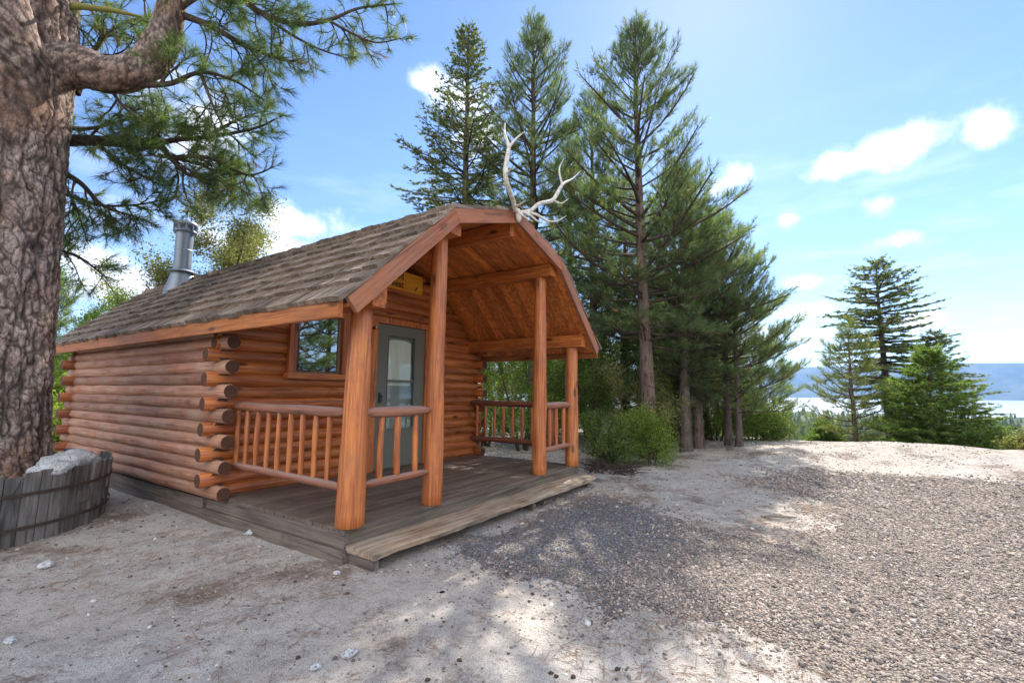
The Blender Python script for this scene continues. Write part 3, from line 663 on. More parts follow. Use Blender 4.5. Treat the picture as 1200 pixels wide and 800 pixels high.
# door
mb = MB(); mb.box((1.72, VP - .045, -.0), (1.832, VP + .1, 2.065)); mb.box((2.784, VP - .045, 0), (2.892, VP + .1, 2.065)); mb.box((1.72, VP - .047, 2.066), (2.892, VP + .1, 2.15))
mb.build('door_frame', W['orange', 'z'], cabin)
dy = VP - .012
mb = MB(); D0, D1 = 1.835, 2.781; g0, g1 = 2.055, 2.575
mb.box((D0, dy, .012), (g0, dy + .035, 2.06)); mb.box((g1, dy, .012), (D1, dy + .035, 2.06)); mb.box((g0, dy, 1.905), (g1, dy + .035, 2.06)); mb.box((g0, dy, .012), (g1, dy + .035, .56)); mb.box((g0, dy + .003, 1.235), (g1, dy + .032, 1.265))
for a, b_, c, d in ((g0 - .012, g0, .55, 1.915), (g1, g1 + .012, .55, 1.915)): mb.box((a, dy - .008, c), (b_, dy - .001, d))
mb.box((g0, dy - .008, 1.905), (g1, dy - .001, 1.916)); mb.box((g0, dy - .008, .549), (g1, dy - .001, .56))
door = mb.build('door', M_door, cabin)
MB().box((g0, dy + .015, .56), (g1, dy + .018, 1.235)).build('door_pane', M_glassd, door); MB().box((g0, dy + .02, 1.265), (g1, dy + .023, 1.905)).build('door_pane', M_glassd, door)
# inner door seen through the storm door: cream with a curtain in its window
mb = MB(); mb.box((D0, dy + .075, .0), (D1, dy + .11, 2.06)); mb.build('inner_door', simple('pale_inner_door', (.30, .32, .31), .6), cabin)
vs = []; NN = 60
for i in range(NN + 1):
    u = g0 + .03 + (g1 - g0 - .06) * i / NN; off = .007 * math.sin(i * 1.45) + .003 * math.sin(i * 3.1)
    zt = 1.86 - .05 * abs((u - 2.315) / .26) ** 3; vs += [(u, dy + .058 + off, 1.18), (u, dy + .058 + off, zt)]
MB().add(vs, [(2*i, 2*i+2, 2*i+3, 2*i+1) for i in range(NN)], True).build('curtain', M_curtain, door)
mb = MB(); mb.box((1.90, dy - .012, .93), (1.935, dy - .001, 1.08)); mb.log((1.918, dy - .012, 1.03), (1.918, dy - .06, 1.03), .009, .009, 8); mb.log((1.918, dy - .055, 1.035), (1.918, dy - .055, .95), .009, .007, 8); mb.build('door_handle', M_black, door)
mb = MB(); mb.log((1.745, VP - .05, 1.98), (1.745, VP - .09, 1.98), .022, .022, 14); mb.build('door_lamp', M_black, cabin)
_l = MB(); _l.log((1.752, VP - .088, 1.98), (1.757, VP - .115, 1.98), .019, .012, 12); _l.build('lamp_lens', M_white, cabin)
# chimney
cx, cy, cz = .74, 5.66, 2.78
ch = MB()
def lathe(mb, cx, cy, prof_, segs=28):
    vs = [(cx + r_ * math.cos(6.28318 * j / segs), cy + r_ * math.sin(6.28318 * j / segs), z_) for r_, z_ in prof_ for j in range(segs)]
    mb.add(vs, [(k*segs+j, k*segs+(j+1) % segs, (k+1)*segs+(j+1) % segs, (k+1)*segs+j) for k in range(len(prof_)-1) for j in range(segs)], True)
lathe(ch, cx, cy, [(.128, 2.8), (.128, 3.74)]); lathe(ch, cx, cy, [(.132, 3.42), (.132, 3.44), (.128, 3.442)])
chim = ch.build('chimney', M_galv, cabin)
fl = MB(); segs = 28; vs = []
for j in range(segs):
    a = 6.28318 * j / segs; vs.append((cx + .14 * math.cos(a), cy + .14 * math.sin(a), 3.08))
for j in range(segs):
    a = 6.28318 * j / segs; u = cx - .03 + .215 * math.cos(a); vs.append((u, cy + .21 * math.sin(a), roofz(u) + .045))
fl.add(vs, [(j, segs+j, segs+(j+1) % segs, (j+1) % segs) for j in range(segs)], True)
fl.build('flashing', M_galv, chim)
c_m = MB(); lathe(c_m, cx, cy, [(.15, 3.05), (.205, 3.045), (.205, 3.052), (.15, 3.09)]); c_m.build('storm_collar', M_galv, chim)
cp = MB(); lathe(cp, cx, cy, [(.13, 3.73), (.172, 3.74), (.172, 3.76), (.134, 3.765), (.134, 3.83), (.172, 3.84), (.176, 3.90), (.15, 3.92), (.05, 3.94), (.001, 3.942)])
for j in range(10):
    a = 6.28318 * j / 10; p = Vector((cx + .165 * math.cos(a), cy + .165 * math.sin(a), 0)); cp.box((p.x - .012, p.y - .012, 3.75), (p.x + .012, p.y + .012, 3.845))
cp.build('chimney_cap', M_galv, chim)
# needle litter on the roof
n = 2600; yv = rng.beta(1.1, 2.6, n) * 7.6 - .2; sv = rng.beta(1.1, 1.6, n) * 1.2; uu = -.34 + sv; P = np.stack([uu, yv, 1.806 + (uu + .36) * .917 + .05 + rng.uniform(-.004, .012, n)], -1)
tag(litter('roof_needles', P, rng.uniform(.06, .16, n), .0017, rng, M_litter, slope=.917), 'dead pine needles caught on the cabin roof shakes', 'needle litter', kind='stuff')

# sign
sg = MB(); sg.plank((1.42, VP - .055, 2.737), (2.645, VP - .055, 2.737), .022, .29, bev=.005); sign = sg.build('sign', W['sign']); tag(sign, 'yellow wooden name board with dark letters above the cabin door', 'sign')
def text(s, u, z, size):
    cu = bpy.data.curves.new('lettering', 'FONT'); cu.body = s; cu.size = size; cu.extrude = .003; cu.align_x = 'RIGHT'; cu.offset = .0025
    o = bpy.data.objects.new('lettering', cu); COL.objects.link(o); dg = bpy.context.evaluated_depsgraph_get(); me = bpy.data.meshes.new_from_object(o.evaluated_get(dg))
    bpy.data.objects.remove(o); me.materials.append(M_letter); o = bpy.data.objects.new('lettering', me); COL.objects.link(o)
    o.rotation_euler = (R(90), 0, 0); o.location = (u, VP - .0675, z); o.parent = sign; return o
text('Wood', 2.25, 2.76, .14); text('West', 2.25, 2.635, .14)
_m = MB(); _m.log((2.47, VP - .068, 2.625), (2.52, VP - .068, 2.68), .006, .011, 8); _m.log((2.52, VP - .068, 2.68), (2.55, VP - .068, 2.71), .009, .003, 8); _m.build('feather_mark', M_letter, sign)

# antlers -----------------------------------------------------------------
ant = root('elk_antlers', tuple(at(605, 262, 3)) if False else (2.0, -.32, 3.2), 'bleached elk antlers and skull plate fixed to the gable peak', 'antlers')
def VY(px, py, v):
    d = ray(px, py); t_ = (v - CAM[1]) / d[1]; return Vector(CAM + d * t_)
def curve_tube(mb, pts, rad, segs=10, sub=6):
    rad = [q_ * .86 for q_ in rad]
    P_ = []; Rr = []
    n = len(pts)
    for i in range(n - 1):
        p0 = Vector(pts[max(0, i-1)]); p1 = Vector(pts[i]); p2 = Vector(pts[i+1]); p3 = Vector(pts[min(n-1, i+2)])
        for k in range(sub):
            t_ = k / sub; P_.append(.5 * ((2*p1) + (p2-p0)*t_ + (2*p0-5*p1+4*p2-p3)*t_*t_ + (-p0+3*p1-3*p2+p3)*t_**3)); Rr.append(rad[i] * (1-t_) + rad[i+1] * t_)
    P_.append(Vector(pts[-1])); Rr.append(rad[-1])
    vs = []; prev = None
    for i, p in enumerate(P_):
        d = (P_[min(i+1, len(P_)-1)] - P_[max(i-1, 0)]).normalized()
        a = (Vector((0,0,1)) if prev is None and abs(d.z) < .9 else Vector((1,0,0)) if prev is None else prev); a = (a - d * a.dot(d)).normalized(); prev = a; b_ = d.cross(a)
        rr_ = Rr[i] * (1 + .1 * mnoise.noise(p * 30))
        vs += [p + (a * math.cos(6.28318*j/segs) + b_ * math.sin(6.28318*j/segs)) * rr_ for j in range(segs)]
    mb.add(vs, [(i*segs+j, i*segs+(j+1) % segs, (i+1)*segs+(j+1) % segs, (i+1)*segs+j) for i in range(len(P_)-1) for j in range(segs)] + [tuple(range(segs))[::-1], tuple(range((len(P_)-1)*segs, len(P_)*segs))], True)
    return P_
def apx(cx_, cy_, v): return VY(560 + cx_ / 5.336, 130 + cy_ / 5.336, v)
A_ = MB()
curve_tube(A_, [apx(238, 625, -.34), apx(215, 545, -.40), apx(185, 470, -.46), apx(172, 390, -.48), apx(182, 300, -.46), apx(192, 220, -.42), apx(168, 145, -.36), apx(170, 75, -.30)], [.036, .03, .031, .032, .03, .026, .016, .004])
curve_tube(A_, [apx(190, 235, -.43), apx(235, 178, -.47), apx(294, 128, -.52)], [.022, .015, .003])
curve_tube(A_, [apx(175, 395, -.48), apx(195, 375, -.55), apx(215, 352, -.62)], [.02, .012, .003])
curve_tube(A_, [apx(228, 595, -.36), apx(262, 585, -.52), apx(300, 560, -.68)], [.02, .013, .003])
curve_tube(A_, [apx(236, 612, -.35), apx(262, 640, -.5), apx(300, 668, -.62), apx(345, 690, -.72)], [.02, .015, .01, .003])
A_.build('antler', M_antler, ant)
A_ = MB()
curve_tube(A_, [apx(262, 640, -.34), apx(330, 622, -.36), apx(385, 580, -.40), apx(465, 560, -.42), apx(505, 500, -.42), apx(535, 455, -.40), apx(590, 425, -.34), apx(642, 375, -.28)], [.034, .03, .03, .032, .029, .024, .014, .003])
curve_tube(A_, [apx(528, 462, -.40), apx(512, 400, -.38), apx(512, 350, -.34), apx(540, 295, -.30)], [.021, .016, .012, .003])
curve_tube(A_, [apx(470, 558, -.42), apx(520, 578, -.5), apx(568, 548, -.56)], [.02, .012, .003])
curve_tube(A_, [apx(300, 632, -.35), apx(370, 650, -.5), apx(440, 690, -.6), apx(500, 686, -.66), apx(555, 655, -.7)], [.022, .019, .015, .01, .003])
curve_tube(A_, [apx(275, 628, -.34), apx(330, 655, -.45), apx(375, 690, -.55), apx(425, 705, -.62)], [.022, .017, .013, .003])
A_.build('antler', M_antler, ant)
sk = bmesh.new(); bmesh.ops.create_icosphere(sk, subdivisions=3, radius=1)
c0 = apx(255, 655, -.335)
for v in sk.verts:
    z_ = v.co.z; v.co = Vector((v.co.x * .05 * (1 + .35 * z_), v.co.y * .03, z_ * .085)); v.co += v.co.normalized() * .006 * mnoise.noise(v.co * 25)
    v.co += c0 - ROOTS['elk_antlers']
me = bpy.data.meshes.new('skull_plate'); sk.to_mesh(me); sk.free(); me.polygons.foreach_set('use_smooth', [True] * len(me.polygons)); me.materials.append(M_antler)
o = bpy.data.objects.new('skull_plate', me); COL.objects.link(o); o.parent = ant

# planter -----------------------------------------------------------------
PC = (-1.76, 3.86); PRD = 1.20
pl = root('planter', (PC[0], PC[1], GZ), 'round weathered grey stave planter built around the big pine', 'planter')
mb = MB(); a = 0; rr2 = random.Random(11)
while a < 2 * math.pi - .02:
    w = rr2.uniform(.055, .12); a1 = min(a + w, 2 * math.pi); ro = PRD + rr2.uniform(-.008, .02); zt = .335 + rr2.uniform(-.035, .03); zb = -.32
    pts = []
    for rr_ in (ro - .035, ro):
        for aa in (a + .003, a1 - .003):
            for z_ in (zb, zt + rr2.uniform(-.008, .008)): pts.append((PC[0] + rr_ * (1 + .02 * (z_ > 0)) * math.cos(aa), PC[1] + rr_ * (1 + .02 * (z_ > 0)) * math.sin(aa), z_))
    mb.add(pts, [(0,2,3,1), (4,5,7,6), (0,1,5,4), (2,6,7,3), (1,3,7,5), (0,4,6,2)])
    if rr2.random() < .32:     # a short board patched over the staves
        zc_ = rr2.uniform(-.1, .25); ah = (a + a1) / 2; hh = rr2.uniform(.05, .14); pts = []
        for rr_ in (ro + .004, ro + .02):
            for aa in (a - .02, a1 + .03):
                for z_ in (zc_ - hh, zc_ + min(hh, .3 - zc_)): pts.append((PC[0] + rr_ * 1.012 * math.cos(aa), PC[1] + rr_ * 1.012 * math.sin(aa), z_))
        mb.add(pts, [(0,2,3,1), (4,5,7,6), (0,1,5,4), (2,6,7,3), (1,3,7,5), (0,4,6,2)])
    a = a1
mb.build('staves', W['stave'], pl)
for zz_, am in ((.17, .012), (-.115, .015)):
    mb = MB(); segs = 96; vs = []
    for j in range(segs):
        aa = 6.28318 * j / segs; rr_ = PRD + .043 + .004 * math.sin(aa * 7); z_ = zz_ + am * math.sin(aa * 2 + 1)
        for dr, dz in ((0, -.014), (.005, -.014), (.005, .014), (0, .014)): vs.append((PC[0] + (rr_ + dr) * math.cos(aa), PC[1] + (rr_ + dr) * math.sin(aa), z_ + dz))
    mb.add(vs, [(j*4+k, ((j+1) % segs)*4+k, ((j+1) % segs)*4+(k+1) % 4, j*4+(k+1) % 4) for j in range(segs) for k in range(4)]); mb.build('hoop', M_iron, pl)
rsoil = np.linspace(0.01, PRD - .02, 24); X, Y = polar(rsoil, 64, *PC); Zs = .19 + .04 * fbm(X / .3, Y / .3, 3, 2) + .05 * (1 - np.hypot(X - PC[0], Y - PC[1]) / PRD)
fastmesh('soil', np.stack([X, Y, Zs], -1).reshape(-1, 3), gridfaces(24, 64), M_soil, pl, smooth=True, k=4)
p = at(78, 534, 6.55); blob_rock('rock', (-.98, 3.28, .33), (.28, .2, .125), M_rock, 'large pale granite rock lying in the planter beside the trunk', 'rock', 1, rz=.6)
blob_rock('rock', (-1.22, 2.86, .33), (.16, .12, .08), M_rock, 'small grey rock on the planter rim at its front', 'rock', 2, rz=.2)
# curved stick on the sand
p = gp(912, 607); mb = MB(); curve_tube(mb, [p + Vector((-.1, .16, .02)), p + Vector((-.03, .04, .025)), p + Vector((.01, -.08, .025)), p + Vector((.09, -.17, .02))], [.012, .014, .013, .008], 8)
tag(mb.build('stick', simple('bleached_stick', (.2, .17, .14), .8)), 'short curved grey stick lying on the pale sand patch', 'stick')

# ------------------------------------------------------------------ trees
class Tree:
    def __init__(s, seed): s.r = np.random.default_rng(seed); s.tv = []; s.tf = []; s.n = 0; s.tp = []; s.td = []; s.tl = []; s.tr = []
    def tube(s, pts, rad, segs=5):
        pts = np.asarray(pts, float); rad = np.asarray(rad, float); n = len(pts)
        d = np.gradient(pts, axis=0); d /= np.linalg.norm(d, axis=1)[:, None] + 1e-9
        ref = np.array([.31, .17, .93]) if abs(d[0][2]) < .8 else np.array([1., .1, 0.])
        a = ref - d * (d @ ref)[:, None]; a /= np.linalg.norm(a, axis=1)[:, None] + 1e-9; b_ = np.cross(d, a)
        th = np.arange(segs) * 2 * np.pi / segs
        V = pts[:, None] + (a[:, None] * np.cos(th)[None, :, None] + b_[:, None] * np.sin(th)[None, :, None]) * rad[:, None, None]
        i = np.arange(n - 1)[:, None]; j = np.arange(segs)[None]; k = (j + 1) % segs
        F = np.stack([i*segs+j, i*segs+k, (i+1)*segs+k, (i+1)*segs+j], -1).reshape(-1, 4) + s.n
        s.tv.append(V.reshape(-1, 3)); s.tf.append(F); s.n += n * segs
    def tuft(s, p, d, L): s.tp.append(p); s.td.append(d / (np.linalg.norm(d) + 1e-9)); s.tl.append(L)
    def wood_mesh(s, name, mat, parent): 
        if s.tv: return fastmesh(name, np.concatenate(s.tv), np.concatenate(s.tf), mat, parent, True, k=4)
    def needles(s, name, mat, parent, nn, nl, nw, spread=(20, 75), flat=0, droop=0, clump=.18):
        T = np.array(s.tp); D = np.array(s.td); L = np.array(s.tl); n = len(T); r = s.r
        T = np.repeat(T, nn, 0); D = np.repeat(D, nn, 0); L = np.repeat(L, nn)
        m_ = len(T); u = r.uniform(0, 1, m_); P = T + D * (u * L)[:, None]
        rv = r.normal(size=(m_, 3)); 
        if flat: rv[:, 2] *= (1 - flat)
        perp = rv - D * (rv * D).sum(1)[:, None]; perp /= np.linalg.norm(perp, axis=1)[:, None] + 1e-9
        th = np.radians(r.uniform(spread[0], spread[1], m_)) * (1.15 - .55 * u)
        N = D * np.cos(th)[:, None] + perp * np.sin(th)[:, None]; N[:, 2] -= droop; l_ = nl * r.uniform(.65, 1.15, m_)
        side = np.cross(N, r.normal(size=(m_, 3))); side /= np.linalg.norm(side, axis=1)[:, None] + 1e-9
        w_ = nw * .5 * r.uniform(.7, 1.3, m_)
        V = np.stack([P - side * w_[:, None], P + side * w_[:, None], P + N * l_[:, None]], 1).reshape(-1, 3)
        base = np.repeat(r.beta(1.6, 2.2, n), nn); rnd = np.clip(base + r.normal(0, clump, m_), 0, 1)
        rnd = np.where(np.repeat(r.uniform(0, 1, n) < .03, nn), .98, np.minimum(rnd, .93))
        return fastmesh(name, V, np.arange(len(V)).reshape(-1, 3), mat, parent, attr={'rnd': np.repeat(rnd, 3)})
def norm(v): return v / (np.linalg.norm(v) + 1e-9)
def conifer(name, pos, H, seed, label, cat, needle_mat, bark, style='pine', crown0=.25, rmax=None, group=None, rt=None, lean=(0, 0), dens=1., nscale=1., shape=None, side=None):
    z0 = float(height(pos[0], pos[1])) - .1
    ro = root(name, (pos[0], pos[1], z0), label, cat, group); T = Tree(seed); r = T.r; base = np.array([pos[0], pos[1], z0])
    rt = rt or H * .0135; rmax = rmax or H * .2
    zs = np.linspace(0, 1, 14); tp = base + np.stack([lean[0] * zs * H + .05 * np.sin(zs * 7 + seed) * H * .06, lean[1] * zs * H + .05 * np.cos(zs * 5 + seed) * H * .06, zs * H], -1); tp[0][:2] = base[:2]
    trad = rt * (1 - zs) ** .8 + .008; trad[0] *= 1.25
    trunk = Tree(0); trunk.tube(tp, trad, 12)
    trunk.wood_mesh('trunk', bark, ro)
    def tpos(f): return np.array([np.interp(f, zs, tp[:, k]) for k in range(3)])
    pine = style == 'pine'
    z = crown0 * H; step = (.33 if pine else .22) / dens ** .5 * (H / 9) ** .5
    while z < H * .985:
        f = z / H; fc = min(1., max(0., (f - crown0) / (1 - crown0)))
        if shape: Lb = rmax * np.interp(fc, [a_ for a_, _ in shape], [b_ for _, b_ in shape])
        elif pine: Lb = rmax * min(1, .55 + fc * 1.8) * (1 - fc ** 1.7) ** .75 + .18
        else: Lb = rmax * (1 - fc) ** .85 * min(1, .75 + fc) + .12
        nb = r.integers(3, 6) if pine else r.integers(5, 8); a0 = r.uniform(0, 6.28)
        for b_ in range(nb):
            az = a0 + 6.283 * b_ / nb + r.uniform(-.35, .35); L = Lb * r.uniform(.6, 1.15)
            if side is not None: L *= 1 + side[1] * math.cos(az - side[0])
            if pine: el = np.interp(fc, [0, .3, .8, 1], [-.05, .18, .75, 1.15]) + r.uniform(-.15, .15)
            elif style == 'old': el = np.interp(fc, [0, .6, 1], [-.12, .05, .5]) + r.uniform(-.08, .08)
            else: el = np.interp(fc, [0, .5, 1], [-.1, .22, .9]) + r.uniform(-.1, .1)
            d0 = np.array([math.cos(az) * math.cos(el), math.sin(az) * math.cos(el), math.sin(el)])
            P0 = tpos(min(.995, (z + r.uniform(-.1, .1)) / H)); ns = 6; pts = [P0]; d = d0.copy()
            curl = r.uniform(.05, .14) if pine else r.uniform(.0, .07); sw = r.uniform(-.08, .08)
            for k in range(ns):
                d = norm(d + np.array([-d0[1] * sw, d0[0] * sw, curl - (.05 if k < 2 else 0)])); pts.append(pts[-1] + d * L / ns)
            pts = np.array(pts); br = max(.006, rt * .32 * (L / rmax)) * np.linspace(1, .25, ns + 1); T.tube(pts, br, 4)
            s0 = .22 if not pine else .30; sp = (.10 if pine else .085) / dens; s = s0 + r.uniform(0, .1)
            nt = max(2, int(L * (1 - s0) / sp)); sd = 1
            for q_ in range(nt):
                s = s0 + (1 - s0) * (q_ + r.uniform(0, 1)) / nt; sd = -sd
                Pq = np.array([np.interp(s * ns, np.arange(ns + 1), pts[:, k]) for k in range(3)]); dd = norm(pts[min(ns, int(s * ns) + 1)] - pts[int(min(s * ns, ns - .01))])
                lat = norm(np.cross(dd, [0, 0, 1.])) * sd; tl = (.16 + .42 * (1 - s) * min(L, 2.2) ** .7) * r.uniform(.6, 1.25) * (1 if pine else .8)
                td = norm(dd * r.uniform(.55, 1.) + lat * r.uniform(.5, 1.) + np.array([0, 0, r.uniform(.05, .55) if pine else r.uniform(-.25, .2)]))
                P1 = Pq + td * tl * .55; td2 = norm(td + np.array([0, 0, .35 if pine else .02]) + dd * .2); P2 = P1 + td2 * tl * .45
                T.tube([Pq, P1, P2], [.006, .0045, .003], 3)
                if pine:
                    T.tuft(P2 - td2 * .07 * nscale, td2, .17 * nscale)
                    if tl > .28:
                        for _ in range(2 if tl < .5 else 4):
                            f_ = r.uniform(.35, .9); Pm = Pq + (P2 - Pq) * f_; lt = norm(np.cross(td, [0, 0, 1.])) * r.choice([-1, 1]); dm = norm(td * .7 + lt * .7 + np.array([0, 0, r.uniform(0, .6)])); tl2 = tl * r.uniform(.25, .4)
                            T.tube([Pm, Pm + dm * tl2], [.004, .003], 3); T.tuft(Pm + dm * (tl2 - .07), dm, .15 * nscale)
                else:
                    T.tuft(Pq + td * .03, td, tl * .95)
                    for _ in range(max(1, int(tl / .13))):
                        f_ = r.uniform(.15, .9); Pm = Pq + (P2 - Pq) * f_; lt = norm(np.cross(td, [0, 0, 1.])) * r.choice([-1, 1]); dm = norm(td * .6 + lt * .8 + np.array([0, 0, r.uniform(-.2, .1)])); T.tuft(Pm, dm, tl * r.uniform(.25, .5))
            T.tuft(pts[-1] - d * .08, d, .2 * nscale)
        z += step * r.uniform(.7, 1.3) * (1 if fc < .8 else .6)
    # leader
    T.tuft(tp[-1] - np.array([0, 0, .3]), np.array([0, 0, 1.]), .3)
    # dead lower twigs
    zz_ = H * .06
    while zz_ < crown0 * H:
        az = r.uniform(0, 6.28); L = r.uniform(.2, .7) * min(1, H / 9); p0 = tpos(zz_ / H); p1 = p0 + np.array([math.cos(az), math.sin(az), r.uniform(-.2, .15)]) * L
        p2 = p1 + np.array([math.cos(az + .5), math.sin(az + .5), r.uniform(-.3, .1)]) * L * .5; T.tube([p0, p1, p2], [.011, .007, .003], 3); zz_ += r.uniform(.15, .45)
    T.wood_mesh('branches', M_twig, ro)
    if pine: T.needles('foliage', needle_mat, ro, 25, .155 * nscale, .0082 * nscale, (15, 75))
    else: T.needles('foliage', needle_mat, ro, 26 if style != 'old' else 22, .055 * nscale, .014 * nscale, (35, 80), flat=.45)
    print(name, len(T.tp)); return ro
def ap(px, dist): p = at(px, 480, dist); return (p[0], p[1])
def hgt(px, py, dist, pos): return float(at(px, py, dist)[2]) - float(height(pos[0], pos[1])) + .1
CG = 'conifers standing behind and beside the cabin'
def C_(name, px, top, dist, seed, label, cat, nm, bk, lean_px=0, **kw):
    p = ap(px, dist); H = hgt(px, top, dist, p); conifer(name, p, H, seed, label, cat, nm, bk, lean=(RT[0] * lean_px, RT[1] * lean_px), **kw)
C_('fir_tree', 540, 26, 13.0, 1, 'pointed olive green fir with fine drooping sprays rising behind the porch gable', 'fir tree', N_fir, M_bark, style='fir', crown0=.22, rmax=3.1, dens=.85, nscale=1.25, group=CG)
C_('pine_tree', 624, 28, 12.5, 2, 'tall pine with bare forked trunk right behind the antlers', 'pine tree', N_pine, M_barkred, crown0=.32, rmax=2.15, dens=1.25, group=CG)
C_('pine_tree', 697, 112, 13.5, 3, 'slimmer pine standing between the antlers and the tallest pine', 'pine tree', N_pine, M_bark, crown0=.16, rmax=2.1, dens=1.2, group=CG)
C_('pine_tree', 762, 42, 10.6, 4, 'tallest pine, with a thick bare lower trunk right of the porch', 'pine tree', N_pine, M_barkred, -.022, crown0=.27, rmax=2.5, rt=.165, dens=1.35, group=CG)
C_('pine_tree', 803, 215, 12.2, 5, 'left one of a close pair of dark trunks at the drive edge', 'pine tree', N_pine, M_bark, .008, crown0=.3, rmax=2.1, rt=.14, group=CG)
C_('pine_tree', 818, 250, 12.8, 6, 'right one of a close pair of dark trunks at the drive edge', 'pine tree', N_pine, M_barkred, -.006, crown0=.3, rmax=2.1, rt=.13, group=CG)
C_('pine_tree', 828, 300, 15.5, 7, 'thin trunked pine just behind the close pair of trunks', 'pine tree', N_pine, M_bark, crown0=.22, rmax=1.7, rt=.08, group=CG)
C_('pine_tree', 852, 262, 13.2, 8, 'slender pine whose straight thin trunk stands left of the outermost one', 'pine tree', N_pine, M_bark, crown0=.2, rmax=1.9, rt=.085, group=CG)
C_('pine_tree', 864, 318, 12.8, 9, 'outermost slender pine with branches reaching out over the drive', 'pine tree', N_pine, M_bark, .012, crown0=.2, rmax=1.9, rt=.08, group=CG)
C_('pine_tree', 893, 405, 16.5, 10, 'short bushy pine at the right end of the tree row', 'pine tree', N_pine, M_bark, crown0=.04, rmax=1.25, rt=.07, nscale=1.1, group=CG)
C_('pine_tree', 668, 150, 17, 11, 'dim pine far back between the gable and the tallest pine', 'pine tree', N_pine, M_bark, crown0=.15, rmax=2.0, dens=.8, nscale=1.3, group=CG)
C_('pine_tree', 775, 250, 19, 12, 'bushy pine far back behind the thick bare trunk', 'pine tree', N_pine, M_bark, crown0=.08, rmax=2.2, dens=.8, nscale=1.3, group=CG)
C_('pine_tree', 735, 215, 15.5, 17, 'tall pine directly behind the thick bare trunk', 'pine tree', N_pine, M_bark, crown0=.12, rmax=1.9, nscale=1.2, group=CG)
C_('pine_tree', 795, 200, 14.5, 18, 'pine filling the gap between the tallest pine and the close pair of trunks', 'pine tree', N_pine, M_bark, crown0=.16, rmax=1.8, nscale=1.1, group=CG)
C_('pine_tree', 730, 340, 16, 13, 'low dense pine behind the shrubs right of the porch', 'pine tree', N_pine, M_bark, crown0=.03, rmax=1.7, dens=.8, nscale=1.3, group=CG)
C_('pine_tree', 840, 380, 21, 14, 'low pine glimpsed behind the slender trunks', 'pine tree', N_pine, M_bark, crown0=.03, rmax=1.9, dens=.8, nscale=1.4, group=CG)
C_('pine_tree', 585, 300, 18, 15, 'pine half hidden behind the porch roof', 'pine tree', N_pine, M_bark, crown0=.08, rmax=1.9, dens=.8, nscale=1.3, group=CG)
RG = 'conifers beyond the bare mound'
C_('fir_tree', 1040, 303, 27, 21, 'tallest of the trees beyond the mound, with flat layered boughs', 'fir tree', N_far, M_bark, style='old', crown0=.30, rmax=2.55, dens=.72, nscale=1.9, rt=.19, group=RG, shape=[(0, .8), (.2, .95), (.45, .9), (.75, .68), (.9, .32), (1, .04)])
C_('pine_tree', 1000, 388, 22, 22, 'open crowned pine on the left of the group beyond the mound', 'pine tree', N_fir, M_barkred, crown0=.12, rmax=1.6, dens=.75, nscale=1.3, rt=.09, group=RG)
C_('fir_tree', 1092, 412, 20, 23, 'bright green bushy young fir at the front of the group beyond the mound', 'fir tree', N_young, M_bark, style='fir', crown0=.02, rmax=2.0, dens=.9, nscale=1.7, group=RG)
C_('fir_tree', 1103, 390, 26, 24, 'dark fir with wide level boughs on the right of the group beyond the mound', 'fir tree', N_far, M_bark, style='old', crown0=.15, rmax=2.4, dens=.75, nscale=1.7, group=RG)
C_('fir_tree', 1062, 455, 22, 25, 'small yellowish fir between the open pine and the bright young fir', 'fir tree', N_young, M_bark, style='fir', crown0=.02, rmax=1.3, dens=.9, nscale=1.8, group=RG)
C_('fir_tree', 966, 500, 24, 26, 'knee high pale fir in the gap left of the mound', 'fir tree', N_young, M_bark, style='fir', crown0=.02, rmax=1.1, nscale=1.9, group=RG)
LG = 'trees behind the left end of the cabin'
C_('pine_tree', 30, 330, 19, 31, 'dull green pine behind the big trunk', 'pine tree', N_pine, M_bark, crown0=.1, rmax=2.4, nscale=1.5, dens=.8, group=LG)
# two pines beside the drive, out of frame, mirrored in the cabin window
conifer('pine_tree', (8.0, -10.0), 8.5, 51, 'pine beside the drive mirrored in the cabin window', 'pine tree', N_pine, M_bark, crown0=.12, rmax=2.4, dens=.8, nscale=1.3, group='pines mirrored in the window')
conifer('pine_tree', (10.4, -11.4), 10.0, 52, 'second pine farther along the drive mirrored in the cabin window', 'pine tree', N_pine, M_bark, crown0=.1, rmax=2.6, dens=.8, nscale=1.4, group='pines mirrored in the window')

